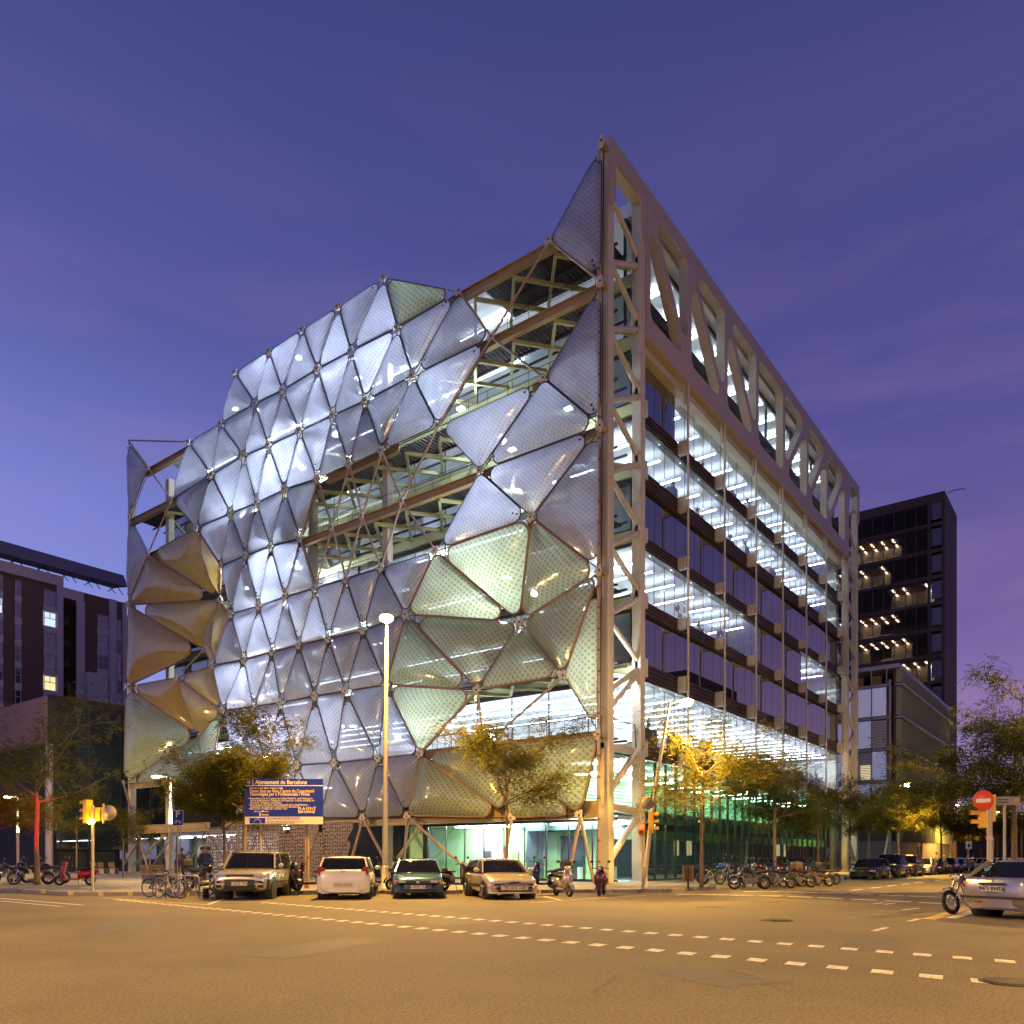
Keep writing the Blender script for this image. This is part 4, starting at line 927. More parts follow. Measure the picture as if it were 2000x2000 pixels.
panel('sign_border', ctr, w_, h_, .012, wht, t); panel('sign_face', ctr - VD * .0125, w_ * .92, h_ * .94, .003, blue, t)
text('letter_p', 'P', .40, ctr - VD * .02 + V((0, 0, h_ * .22)) + RD * .0, RD, (0, 0, 1), wht, t, bold=.002)
mg = MB(); bc = ctr - VD * .02 - V((0, 0, h_ * .26))
for s_ in (-.1, .1): mg.path([bc + RD * s_ + (RD * math.cos(k * PI / 6) + V((0, 0, math.sin(k * PI / 6)))) * .05 for k in range(12)], .01, 4, 0, True)
mg.path([bc - RD * .1, bc - RD * .04 + V((0, 0, .07)), bc + RD * .05 + V((0, 0, .07)), bc + RD * .1], .012, 4); mg.path([bc - RD * .08 + V((0, 0, .1)), bc + RD * .0 + V((0, 0, .06))], .012, 4)
mg.build('motorcycle_symbol', wht, t)
# ------------------------------------------------------------------ the works signboard
c = gd(556, 33.5, .15); t = thing('signboard', 'large dark blue municipal works signboard with white and yellow lettering on two posts', 'signboard', c)
S0 = at(479, 1609.8, 33.5) - c; S1 = at(631, 1521.5, 33.5) - c; BW = (S1 - S0).dot(RD); BH = S1.z - S0.z; BC = S0 + RD * BW / 2 + V((0, 0, BH / 2))
def bp(u, v): return BC + RD * (u - .5) * BW + V((0, 0, (.5 - v) * BH)) - VD * .028
MB().beam(S0 + V((0, 0, BH / 2)), S0 + RD * BW + V((0, 0, BH / 2)), .05, BH).build('board', blue, t)
cream = mat('sign cream', (.78, .68, .50), .5); yel = mat('sign yellow', (.80, .52, .06), .5)
def strip(nm, u0, v0, u1, v1, m): return MB().plate([bp(u0, v1), bp(u1, v1), bp(u1, v0), bp(u0, v0)], -VD, .004).build(nm, m, t)
strip('print_line', 0, .138, 1, .156, cream); strip('lower_band', 0, .835, 1, 1, cream); strip('print_line', .097, 0, .103, .138, cream)
f_ = strip('flag', .06, .86, .26, .985, blue); f_.location = -VD * .005
for k in range(7):
    a = PI * (k) / 6; q_ = bp(.16 + .047 * math.cos(a), .985 - .095 * math.sin(a)) - VD * .011
    MB().lathe(q_, -VD, [(0, .028), (.003, .025)], 5).build('star', yel, t)
lg = bp(.05, .085)
MB().plate([lg + RD * x + V((0, 0, z)) for x, z in ((-.085, 0), (0, -.085), (.085, 0), (0, .085))], -VD, .004).build('crest', cream, t)
MB().plate([lg + RD * x + V((0, 0, z)) for x, z in ((-.04, .1), (.04, .1), (.06, .15), (.02, .12), (0, .16), (-.02, .12), (-.06, .15))], -VD, .004).build('crest_crown', cream, t)
def tl(body, u, v, sz, m, al='LEFT', sx=1.0, bold=.001): text('lettering', body, sz, bp(u, v) - VD * .004, RD, (0, 0, 1), m, t, al, 0, bold, sx)
tl('Ajuntament de Barcelona', .13, .075, .245, cream, sx=.86, bold=.002)
tl('Districte de Sant Martí - Poblenou 22@', .06, .205, .085, cream)
tl('Estem fent un Nou Centre de Capacitació', .06, .268, .195, yel, sx=.81, bold=.002)
tl('Tecnològica per a Professionals i Pimes', .06, .338, .195, cream, sx=.81, bold=.002)
for k, s_ in enumerate(('• Remodelació de la 1ª planta de l\'edifici MediaTic, amb l\'adequació', '   de les instal·lacions i l\'adaptació de l\'espai per a ubicar activitats de', '   formació i divulgació tecnològica.', '• Remodelació de l\'altell, amb l\'adequació de les instal·lacions i', '   l\'adaptació de l\'espai per a showroom i laboratoris.', '• Nou accés a l\'edifici per a facilitar l\'hall')):
    tl(s_, .045, (.432, .478, .524, .572, .617, .66)[k], .118, cream, sx=.84, bold=0)
tl('PLA', .68, .66, .20, cream, sx=.9, bold=.002); tl('FENT', .782, .66, .20, yel, sx=.9, bold=.002); tl('Barcelona!', .68, .725, .185, cream, sx=.9, bold=.002)
tl('Barcelona', .12, .718, .08, cream); MB().lathe(bp(.228, .715), -VD, [(0, .04), (.004, .04)], 12).build('round_logo', cream, t); tl('activa', .245, .718, .08, cream)
strip('print_mark', .185, .745, .2, .82, cream); tl('Bcnova', .215, .79, .1, cream, bold=.002)
tl('UNA MANERA DE FER EUROPA', .28, .875, .125, blue, sx=.8); tl('Projecte cofinançat pel Fons Europeu de', .28, .932, .115, mat('sign grey print', (.3, .27, .25)), sx=.8); tl('Desenvolupament Regional (FEDER)', .28, .975, .10, mat('sign grey print', (.3,) * 3), sx=.8)
for px in (509, 597, 601.5):
    q_ = gd(px, 33.62, 0) - V((c.x, c.y, 0)); MB().tube((q_.x, q_.y, 0), (q_.x, q_.y, S0.z + .3), .055, 8).build('post', mat('brown sign post', (.30, .22, .14), .5), t)
# ------------------------------------------------------------------ bollard, racks, bin, benches
c = gd(402, 28.6, .0); t = thing('bollard', 'short black bollard with two white bands beside the silver off roader', 'bollard', c)
MB().lathe((0, 0, 0), (0, 0, 1), [(0, .105), (.68, .105), (.7, .09)], 16).build('post', mat('black bollard paint', (.02, .02, .022), .4), t)
for z0_ in (.34, .53): MB().lathe((0, 0, z0_), (0, 0, 1), [(0, .107), (.09, .107)], 16).build('white_band', mat('reflective white band', (.7, .62, .5), .4), t)
rackm = mat('brushed rack steel', (.5, .46, .4), .35, metal=.8)
for k, (pa, pb, d) in enumerate(((323, 362, 28.6), (348, 389, 28.1))):
    a = gd(pa, d, .0); b_ = gd(pb, d + .35, .0)
    t = thing('bike_rack', ('left one of the two steel hoop bicycle stands', 'right one of the two steel hoop bicycle stands')[k], 'bike rack', (a.x, a.y, 0), 0, 'steel hoop bike stands')
    u = (b_ - a); MB().path([V((0, 0, 0)), V((0, 0, .68)), u * .06 + V((0, 0, .76)), u * .15 + V((0, 0, .8)), u * .85 + V((0, 0, .8)), u * .94 + V((0, 0, .76)), u + V((0, 0, .68)), u], .03, 8).build('hoop', rackm, t)
c = gd(1344, 33.2, .15); t = thing('litter_bin', 'brown cylindrical litter bin hung between two posts by the corner tree', 'litter bin', c, .5)
bin_m = mat('brown perforated bin', (.13, .085, .05), .5, var=.2, vs=20)
MB().lathe((0, 0, .32), (0, 0, 1), [(0, .2), (.02, .215), (.6, .23), (.62, .24), (.64, .22), (.6, .21)], 20).build('bin_drum', bin_m, t)
for s_ in (-1, 1): MB().tube((.25 * s_, 0, 0), (.25 * s_, 0, .95), .022, 8).build('post', DARK, t)
for z_ in (.4, .62, .85): MB().torus((0, 0, z_), (0, 0, 1), .236, .008, 20, 5).build('hoop_band', bin_m, t)
oak = mat('light wood slat', (.48, .32, .12), .5, var=.2, vs=9)
def bench(p, rz, label, group='single wooden plaza seats'):
    t = thing('plaza_seat', label, 'seat', p, rz, group)
    for k in range(5): MB().box(-.28, .28, -.25 + k * .1, -.17 + k * .1, .42, .45).build('seat_slat', oak, t)
    for k in range(5): MB().box(-.28, .28, .24 + k * .02, .27 + k * .02, .50 + k * .09, .575 + k * .09).build('back_slat', oak, t)
    o = MB().plate([V((-.24, -.25, .42)), V((-.24, .3, .42)), V((-.24, .15, 0)), V((-.24, -.3, 0))], (1, 0, 0), .05).build('side_plate', grey, t)
    MB().plate([V((.19, -.25, .42)), V((.19, .3, .42)), V((.19, .15, 0)), V((.19, -.3, 0))], (1, 0, 0), .05).build('side_plate', grey, t)
for k, px in enumerate((292, 307, 322)): bench(gd(px, 40, .15), .3, ('left', 'middle', 'right')[k] + ' one of three wooden seats behind the parked bicycles')
for k, (px, d) in enumerate(((188, 66), (202, 66), (223, 66))): bench(gd(px, d, .15), .3, ('left', 'middle', 'right')[k] + ' one of three distant seats before the lit ground floor windows')
# ------------------------------------------------------------------ trees
bark = mat('grey brown bark', (.16, .115, .075), .85, var=.3, vs=8, bump=.4, bs=30)
def leafmat(name, col, col2):
    m = bpy.data.materials.new(name); m.use_nodes = True; t = m.node_tree; t.nodes.clear(); A = t.nodes.new; L = t.links
    tcn = A('ShaderNodeTexCoord'); n = A('ShaderNodeTexNoise'); n.inputs['Scale'].default_value = 1.1; n.inputs['Detail'].default_value = 5; L.new(tcn.outputs['Object'], n.inputs[0])
    r = A('ShaderNodeMapRange'); r.inputs[1].default_value = .35; r.inputs[2].default_value = .65; L.new(n.outputs[0], r.inputs[0])
    x = A('ShaderNodeMix'); x.data_type = 'RGBA'; L.new(r.outputs[0], x.inputs[0]); x.inputs[6].default_value = (*col, 1); x.inputs[7].default_value = (*col2, 1)
    d = A('ShaderNodeBsdfDiffuse'); tl_ = A('ShaderNodeBsdfTranslucent'); L.new(x.outputs[2], d.inputs[0]); L.new(x.outputs[2], tl_.inputs[0])
    ms = A('ShaderNodeMixShader'); ms.inputs[0].default_value = .35; L.new(d.outputs[0], ms.inputs[1]); L.new(tl_.outputs[0], ms.inputs[2])
    o = A('ShaderNodeOutputMaterial'); L.new(ms.outputs[0], o.inputs[0]); return m
leafA = leafmat('yellowing locust leaves', (.075, .085, .018), (.17, .155, .028)); leafB = leafmat('green locust leaves', (.06, .085, .022), (.15, .16, .035))
def make_tree(name, label, H_, R_, clear_h, leaf, seed, sprays=900, ls=.12, tr=.12, flat=.55, pods=0, lean=(0, 0), grp='street trees', skew=(0, 0)):
    rg = random.Random(seed); t = thing(name, label, 'tree', (0, 0, 0), 0, grp)
    tm = MB(); tips = []
    top = V((lean[0], lean[1], clear_h)); mid = V((lean[0] * .35 + rg.uniform(-.05, .05), lean[1] * .35, clear_h * .5))
    tm.path([V((0, 0, -.02)), V((0, 0, .25)), mid, top, top + V((rg.uniform(-.1, .1), rg.uniform(-.1, .1), (H_ - clear_h) * .4))], [tr * 1.25, tr, tr * .85, tr * .7, tr * .35], 10)
    def limb(p, d, L_, r, lvl):
        n = 4; pts = [p]; q = p; dd = d.copy()
        for k in range(n):
            dd = (dd + V((rg.uniform(-.25, .25), rg.uniform(-.25, .25), rg.uniform(-.12, .16) - (.05 if lvl else 0)))).normalized(); q = q + dd * L_ / n; pts.append(q)
        tm.path(pts, [r * (1 - .7 * k / n) for k in range(n + 1)], 6 if lvl < 2 else 4)
        if lvl >= 2: tips.append((pts[1], pts[-1], dd)); return
        for k in range(3 if lvl else 5):
            i = rg.randint(1, n); a = rg.uniform(0, 2 * PI); e = rg.uniform(-.15, .55) * flat * 1.6
            nd = (dd * .7 + V((math.cos(a), math.sin(a), e))).normalized(); limb(pts[i], nd, L_ * rg.uniform(.45, .7), r * .45, lvl + 1)
        tips.append((pts[2], pts[-1], dd))
    nl = 8
    for k in range(nl):
        a = 2 * PI * (k + rg.random() * .7) / nl; z = clear_h + (H_ - clear_h) * rg.uniform(-.02, .42); el = rg.uniform(.25, 1.1) * flat
        if k >= nl - 2: el = 1.8; 
        d = V((math.cos(a) + skew[0], math.sin(a) + skew[1], el)).normalized()
        limb(V((lean[0], lean[1], z)), d, R_ * rg.uniform(.62, .85), tr * .42, 0)
    tm.build('trunk', bark, t)
    cr = MB(); pd = MB()
    per = max(1, sprays // max(1, len(tips)))
    for (a, b_, d) in tips:
        for s_ in range(per + (1 if rg.random() < .5 else 0)):
            c = a.lerp(b_, rg.random() ** .6) + V((rg.gauss(0, .22), rg.gauss(0, .22), rg.gauss(0, .14))) * (R_ / 3.2)
            an = rg.uniform(0, 2 * PI); dr = V((math.cos(an), math.sin(an), rg.uniform(-.6, .2))).normalized(); side = dr.cross(V((0, 0, 1))).normalized(); n = rg.randint(5, 8); droop = rg.uniform(.02, .1)
            for k in range(n):
                m = c + dr * (k * ls * .55) - V((0, 0, droop * k * k * .25 * ls * 4))
                for sg in (-1, 1):
                    w = (side * sg + dr * .45 + V((0, 0, rg.uniform(-.5, .1)))).normalized() * ls * rg.uniform(.7, 1.15); h = dr * ls * .30 + V((0, 0, rg.uniform(-.02, .02)))
                    cr.add([m, m + w * .5 - h * .7, m + w, m + w * .5 + h * .7], [(0, 1, 2, 3)])
        if pods and rg.random() < .75:
            for k in range(pods):
                c = a.lerp(b_, rg.random()) + V((rg.gauss(0, .2), rg.gauss(0, .2), -.05)); L_ = rg.uniform(.16, .3); an = rg.uniform(0, 6.3); s2 = V((math.cos(an), math.sin(an), 0)) * .05
                pd.path([c, c - V((0, 0, L_ * .4)) + s2, c - V((0, 0, L_ * .75)) + s2 * 1.1, c - V((0, 0, L_)) + s2 * .2], [.006, .018, .018, .005], 4)
    o = cr.build('crown', leaf, t); o['kind'] = 'stuff'
    if pods: o = pd.build('seed_pods', mat('dark seed pod', (.035, .022, .018), .6), t); o['kind'] = 'stuff'
    return t
def put(t, p, rz=0): t.location = p; t.rotation_euler = (0, 0, rz); return t
TR = []
a = put(make_tree('street_tree', 'bushy tree with golden green leaves growing just left of the blue signboard', 8.3, 3.9, 3.4, leafA, 1, 4200, .12, .11, .5), gd(478, 35.5, .15), .4)
b_ = dup(a, gd(437, 39, .15), 2.3, 'smaller tree with a dark thin trunk just behind the tree left of the signboard', None, .78)
c_ = put(make_tree('street_tree', 'sparse yellow leaved tree standing behind the beige hatchback under the foil canopy', 8.0, 3.6, 3.5, leafA, 5, 2200, .12, .085, .75), gd(990, 35, .15), 1.0)
d_ = put(make_tree('street_tree', 'bright yellow lit tree on the corner island beside the litter bin', 7.9, 4.0, 3.3, leafA, 9, 2300, .13, .09, .5), gd(1370, 35.6, .15), 2.0)
e_ = put(make_tree('street_tree', 'dark green tree behind the row of parked motorcycles by the glass facade', 7.6, 3.9, 3.1, leafB, 12, 2900, .13, .11, .45), onk(1513, -4.6), .3)
for k, (px, y0, rz, sc, lb) in enumerate(((1598, -4.4, 2.1, .95, 'green tree by the far corner column of the glass facade'), (1697, -4.4, 3.9, 1.0, 'street tree with a thin trunk between the office building and the leaning lamp'), (1755, -4.4, .8, 1.05, 'yellow lit street tree before the concrete wall beyond the leaning lamp'), (1800, -4.4, 5.1, 1.1, 'street tree at the end of the concrete wall near the doorway'), (1838, -4.4, 1.7, 1.1, 'far street tree just left of the small white sign'))):
    src = e_ if k < 2 else a
    dup(src, onk(px, y0), rz, lb, None, sc)
LBS = ['farthest leafy tree above the row of parked cars', 'distant tree straight above the small white sign', 'distant tree just left of the no entry pole', 'distant tree just right of the no entry pole', 'distant dark tree between the two far street lamps', 'distant tree right of the far street lamp', 'distant tree low at the right edge behind the pod tree']
for k, (px, d, rz, sc) in enumerate(((1868, 150, 2, 1.2), (1890, 118, 4, 1.1), (1915, 98, 1, 1.1), (1948, 84, 3, 1.0), (1902, 180, 5, 1.3), (1965, 140, .5, 1.2), (1995, 76, 2.6, 1.0))):
    dup(a, gd(px, d, .15), rz, LBS[k], 'distant trees at the right', sc)
f_ = put(make_tree('pod_tree', 'large tree hung with dark seed pods at the right edge of the view', 5.8, 4.0, 3.2, leafB, 21, 3300, .14, .12, .45, pods=9, grp=None, skew=(-.5, .62)), gd(1981, 31, .15), 0)
g_ = put(make_tree('street_tree', 'wide sparse tree with a red lit trunk behind the motorcycles at the far left', 6.6, 4.4, 3.8, leafB, 31, 1500, .11, .12, .6), gd(73, 38, .15), 0)
dup(c_, gd(241, 52, .15), 2.2, 'small bright yellow tree on the plaza between the seats and the left traffic light', None, .62)
dup(a, gd(-12, 44, .15), 2.9, 'yellow green tree cut by the left edge of the picture', None, .8)
dup(c_, gd(150, 66, .15), .6, 'faint sparse tree in front of the dark glass building at the left', None, .95)
# ------------------------------------------------------------------ vehicles
def paint_(name, col, metal=.3, rough=.26): return mat('car paint ' + name, col, rough, min(.85, metal * 1.5), coat=1)
cglass = glass('car window glass', (.25, .28, .30), .02, .02, .75, (.008, .008, .010), .22)
chrome = mat('chrome', (.7, .7, .7), .15, 1); lensw = mat('headlight glass', (.62, .62, .60), .12, .5, coat=1); lensr = mat('red lamp glass', (.30, .010, .008), .15, coat=1)
lenso = mat('orange lamp glass', (.7, .22, .02), .2, coat=1); plastic = mat('dark grey plastic', (.025, .026, .028), .5); platem = mat('number plate', (.70, .66, .55), .4); inkm = mat('plate ink', (.01, .01, .012), .5)
rimm = mat('alloy rim', (.28, .27, .26), .35, .8)
def wheel(par, x, y, r, w=.19, sg=1, nm='wheel'):
    t = MB().lathe((x, y - w / 2 * sg, r), (0, sg, 0), [(0, r * .62), (.005, r * .9), (.03, r), (w - .03, r), (w - .005, r * .9), (w, r * .66), (w - .03, r * .64)], 24).build(nm, BLACK, par)
    m = MB().lathe((x, y + w / 2 * sg - .05, r), (0, sg, 0), [(0, r * .63), (.045, r * .66), (.045, r * .58), (.01, r * .55)], 20)
    for k in range(6):
        a = k * PI / 3; m.beam((x, y + w / 2 * sg - .015, r), (x + r * .58 * math.cos(a), y + w / 2 * sg - .02, r + r * .58 * math.sin(a)), .05, .02, V((0, 1, 0)))
    m.lathe((x, y + w / 2 * sg - .03, r), (0, sg, 0), [(0, .07), (.03, .05)], 10); m.build('rim', rimm, t); return t
def car(name, label, pos, head, S, group=None, plate=None, detail=True):
    """S: dict L W H colour and outlines; local x forward"""
    p = S['paint']; L_, W_, H_ = S['L'] / 2, S['W'] / 2, S['H']; g = S.get('clear', .2); bz = S['belt']; hf, hw, rb = S['hf'], S['hw'], S['rb']
    t = thing(name, label, 'car', (pos.x, pos.y, pos.z), math.atan2(head.y, head.x), group)
    def ring(x, wf, zl, zs, zt):
        w = W_ * wf; h = [(0, zl), (w * .8, zl), (w * .955, zl + .07), (w * .995, zl + .2), (w, (zl + zs) / 2), (w * .985, zs - .1), (w * .93, zs - .015), (w * .8, zs + (zt - zs) * .45), (w * .45, zt - .008), (0, zt)]
        return [V((x, y, z)) for y, z in h] + [V((x, -y, z)) for y, z in h[-2:0:-1]]
    xf0, xf1, xr1, xr0 = S['xf0'], S['xf1'], S['xr1'], S['xr0']
    st = [(-L_, .80, g + .14, rb * .93, rb * .95), (-L_ + .05, .90, g + .06, rb - .03, rb), (-L_ + .2, .965, g, rb + .01, rb + .03), (min(xr0, -L_ + .5), .99, g, bz, bz + .02), (-.3, 1, g, bz, bz + .02), (xf0 - .25, 1, g, bz - .01, bz + .01), (xf0, .995, g, hw - .03, hw),
          ((xf0 + L_) / 2, .985, g, (hf + hw) / 2 - .02, (hf + hw) / 2 + .035), (L_ - .22, .95, g, hf - .01, hf + .035), (L_ - .07, .885, g + .03, hf - .09, hf - .03), (L_ - .005, .80, g + .12, hf - .19, hf - .15), (L_, .72, g + .16, hf - .24, hf - .2)]
    MB().loft([ring(*s) for s in st]).build('body', p, t)
    wr = W_ * S.get('tum', .76); wb = W_ * .93
    roof = MB(); rings = []
    for k in range(7):
        u = k / 6; x = xr1 + (xf1 - xr1) * u; zc = H_ - .05 * (2 * u - 1) ** 2 - (.03 if k in (0, 6) else 0)
        rings.append([V((x, y * wr, zc - .06 - .04 * abs(y) ** 3)) for y in (-1, -.5, 0, .5, 1)][::-1] + [V((x, y * wr, zc - .05 * abs(y) ** 3)) for y in (-1.02, -.7, 0, .7, 1.02)])
    roof.loft(rings).build('roof', p, t)
    zr = H_ - .09
    def quad(nm, a, b, c, d, m=cglass, th=.02):
        n = (b - a).cross(d - a).normalized(); return MB().plate([a, b, c, d], n, th).build(nm, m, t)
    def curved(nm, x0, z0, w0, x1, z1, w1, bow, m):  # screen bulging along x
        r = []
        for (x, z, w) in ((x0, z0, w0), ((x0 + x1) / 2 + .02 * (1 if bow > 0 else -1), (z0 + z1) / 2, (w0 + w1) / 2), (x1, z1, w1)):
            r.append([V((x + bow * (1 - y * y) - bow * .55, y * w, z)) for y in (-1, -.66, -.33, 0, .33, .66, 1)])
        MB().loft(r, 0, False, True, False).build(nm, m, t)
    curved('windscreen', xf0 - .02, hw - .02, wb * .97, xf1, zr + .015, wr * .96, .10, cglass)
    curved('rear_window', xr0 + .02, S.get('rwz', bz), wb * .93, xr1, zr + .015, wr * .94, -.08, cglass)
    for sg in (-1, 1):
        quad('side_window', V((xf0 - .12, sg * wb * .985, bz)), V((xr0 + .18, sg * wb * .985, bz)), V((xr1 + .05, sg * wr * .985, zr)), V((xf1 - .03, sg * wr * .985, zr)))
        for a, b in ((V((xf0, sg * wb, hw - .02)), V((xf1, sg * wr, zr + .02))), (V((xr0, sg * wb * .99, bz - .02)), V((xr1, sg * wr, zr + .02))), (V((S.get('bp', -.1), sg * wb * .995, bz)), V((S.get('bp', -.1) - .06, sg * wr, zr)))):
            MB().beam(a, b, .075, .05, V((0, 1, 0))).build('pillar', p, t)
        MB().beam(V((xf0, sg * wb * 1.0, bz - .0)), V((xr0, sg * wb * 1.0, bz)), .03, .035).build('window_seal', plastic, t)
        for x in (S['wf'], S['wr']):
            MB().lathe((x, sg * (W_ * .55), S['r'] + .01), (0, sg, 0), [(0, S['r'] + .07), (W_ * .455, S['r'] + .07), (W_ * .457, S['r'] + .04)], 26).build('wheel_arch', plastic, t)
            wheel(t, x, sg * (W_ - .11), S['r'], .2, sg)
        if detail:
            m = MB(); m.ball((xf0 - .22, sg * (W_ + .1), hw + .09), .1, .6, 1.1, .75, 10, 6); m.build('mirror', p if not S.get('dm') else plastic, t)
            MB().tube((xf0 - .22, sg * W_ * .93, hw + .0), (xf0 - .22, sg * (W_ + .05), hw + .07), .025, 6).build('mirror_arm', plastic, t)
            MB().beam((.1 - .6 * 0, sg * (W_ + .002), bz - .13), (-.02, sg * (W_ + .002), bz - .13), .03, .03).build('door_handle', p, t)
            MB().beam((S['wf'] - S['r'] - .1, sg * W_ * 1.0, g + .28), (S['wr'] + S['r'] + .1, sg * W_ * 1.0, g + .28), .03, .06).build('side_moulding', plastic, t)
    def outline(x, w, bulge, dep, sg=1):
        n = 8; return [V((sg * (x - bulge * (abs(2 * k / n - 1) ** 2.6)), (2 * k / n - 1) * w, 0)) for k in range(n + 1)] + [V((sg * (x - dep), w * .985, 0)), V((sg * (x - dep), -w * .985, 0))]
    def bumper(nm, x, w, z0, z1, m, sg=1, bulge=.24, dep=.5):
        o = MB().plate([V((q.x, q.y, z0)) for q in outline(x, w, bulge, dep, sg)], (0, 0, 1), z1 - z0).build(nm, m, t, True); bevel(o, .03, 2, 50); return o
    f0, f1, fm = S['fb']; bumper('front_bumper', L_ + .05, W_ * .985, f0, f1, fm)
    r0, r1, rm = S['rbp']; bumper('rear_bumper', L_ + .05, W_ * .985, r0, r1, rm, -1)
    def face(nm, pts, m, x, th, sg=1, mir=True, tilt=0):
        for s_ in ((1, -1) if mir else (1,)):
            q = [V((sg * (x - tilt * abs(y) ** 2.6), s_ * y, z)) for y, z in pts]; bevel(MB().plate(q, (sg, 0, 0), th).build(nm, m, t, True), .012, 2, 50)
    for nm, pts, m, x, th, mir, tilt in S.get('front', ()): face(nm, pts, m, L_ + x, th, 1, mir, tilt)
    for nm, pts, m, x, th, mir, tilt in S.get('rear', ()): face(nm, pts, m, L_ + x, th, -1, mir, tilt)
    if plate:
        sg, z = plate[1], plate[2]; x = sg * (L_ + .062)
        MB().box(min(x, x + sg * .012), max(x, x + sg * .012), -.27, .27, z - .06, z + .06).build('number_plate', platem, t)
        text('plate_text', plate[0], .125, (x + sg * .016, 0, z), (0, sg, 0), (0, 0, 1), inkm, t, bold=.002)
    return t
TOC = -DIN                                            # parked nose towards the crossing
silver = paint_('silver champagne', (.60, .56, .48), .4); whitep = paint_('white', (.74, .72, .66), 0, .3); tealp = paint_('blue green', (.05, .14, .24), .4); beige = paint_('beige silver', (.66, .58, .48), .4)
crv = dict(L=4.45, W=1.9, H=1.68, paint=silver, clear=.3, belt=1.03, hf=.93, hw=1.07, rb=1.02, xf0=.95, xf1=.38, xr1=-1.95, xr0=-2.15, wf=1.35, wr=-1.3, r=.35, tum=.80, bp=-.25,
    fb=(.34, .70, plastic), rbp=(.34, .70, plastic),
    front=(('headlight', [(.52, .72), (.9, .72), (.9, .88), (.55, .89)], lensw, -.20, .17, True, .12), ('grille', [(-.42, .73), (.42, .73), (.46, .87), (-.46, .87)], plastic, -.16, .15, False, 0), ('grille_slat', [(-.44, .79), (.44, .79), (.44, .805), (-.44, .805)], chrome, -.02, .02, False, 0),
           ('lower_grille', [(-.5, .38), (.5, .38), (.55, .5), (-.55, .5)], BLACK, .02, .035, False, 0), ('fog_lamp', [(.58, .42), (.78, .42), (.78, .52), (.58, .52)], BLACK, -.06, .08, True, .05)))
ka = dict(L=3.62, W=1.80, H=1.50, paint=whitep, clear=.2, belt=.98, hf=.78, hw=.98, rb=1.02, xf0=1.0, xf1=.35, xr1=-1.35, xr0=-1.72, rwz=1.04, wf=1.2, wr=-1.15, r=.30, tum=.78,
    fb=(.22, .62, whitep), rbp=(.24, .60, whitep),
    rear=(('tail_light', [(.62, .86), (.80, .80), (.86, .92), (.84, 1.12), (.72, 1.14), (.60, 1.02)], lensr, -.16, .15, True, .05), ('plate_recess', [(-.32, .42), (.32, .42), (.34, .60), (-.34, .60)], mat('white panel shade', (.55, .53, .48), .4), .0, .055, False, 0),
          ('badge', [(-.06, .93), (.06, .93), (.075, .96), (.06, .99), (-.06, .99), (-.075, .96)], chrome, -.01, .03, False, 0), ('exhaust', [(.45, .2), (.55, .2), (.55, .27), (.45, .27)], chrome, .0, .06, False, 0)))
polo = dict(L=3.72, W=1.76, H=1.42, paint=tealp, clear=.2, belt=.90, hf=.72, hw=.92, rb=.92, xf0=.85, xf1=.30, xr1=-1.45, xr0=-1.75, wf=1.22, wr=-1.18, r=.29, tum=.76, dm=1,
    fb=(.22, .50, tealp), rbp=(.22, .50, tealp),
    front=(('headlight', [(.42, .53), (.66, .53), (.68, .64), (.44, .64)], lensw, -.14, .15, True, .08), ('indicator', [(.67, .53), (.80, .53), (.79, .64), (.68, .64)], lenso, -.12, .12, True, .15), ('grille', [(-.41, .53), (.41, .53), (.42, .64), (-.42, .64)], plastic, -.09, .12, False, 0),
           ('badge', [(-.05, .55), (.05, .55), (.06, .585), (.05, .62), (-.05, .62), (-.06, .585)], chrome, .03, .02, False, 0), ('lower_grille', [(-.62, .26), (.62, .26), (.62, .34), (-.62, .34)], BLACK, .03, .03, False, 0)))
brava = dict(L=4.15, W=1.80, H=1.42, paint=beige, clear=.2, belt=.90, hf=.68, hw=.92, rb=.92, xf0=.95, xf1=.30, xr1=-1.45, xr0=-1.95, wf=1.3, wr=-1.22, r=.30, tum=.74,
    fb=(.2, .52, beige), rbp=(.2, .52, beige),
    front=(('headlight', [(.36, .55), (.78, .56), (.80, .64), (.40, .65)], lensw, -.17, .18, True, .14), ('grille', [(-.16, .57), (.16, .57), (.18, .62), (-.18, .62)], plastic, -.06, .11, False, 0), ('lower_grille', [(-.6, .27), (.6, .27), (.6, .33), (-.6, .33)], BLACK, .02, .04, False, 0),
           ('fog_lamp', [(.50, .37), (.64, .37), (.64, .44), (.50, .44)], BLACK, -.02, .06, True, .05), ('slot', [(-.42, .46), (.42, .46), (.42, .49), (-.42, .49)], BLACK, .02, .035, False, 0)))
def gcar(px, py, S, sign): g = ground(px, py); return g + DIN * (S['L'] / 2 - .45) * 1.0
car('parked_car', 'silver boxy off roader with dark bumpers parked nose out beside the striped bollard', gcar(481, 1757, crv, 1), TOC + RD * -.06, crv, None, ('B 6325 VW', 1, .56))
car('parked_car', 'rounded white hatchback seen from behind, parked left of the tall street lamp', gcar(675, 1756, ka, 1), -TOC + RD * .03, ka, None, ('5723 GYV', -1, .50))
car('parked_car', 'blue green hatchback parked nose out right of the tall lamp post', gcar(818, 1754.5, polo, 1), TOC + RD * -.02, polo, None, ('B 9793 TN', 1, .415))
car('parked_car', 'beige silver hatchback with slim headlights parked nose out in front of the sparse tree', gcar(984, 1756.5, brava, 1), TOC + RD * .16, brava, None, ('CS 0232 AW', 1, .395))
silv2 = paint_('silver grey', (.42, .41, .40), .5)
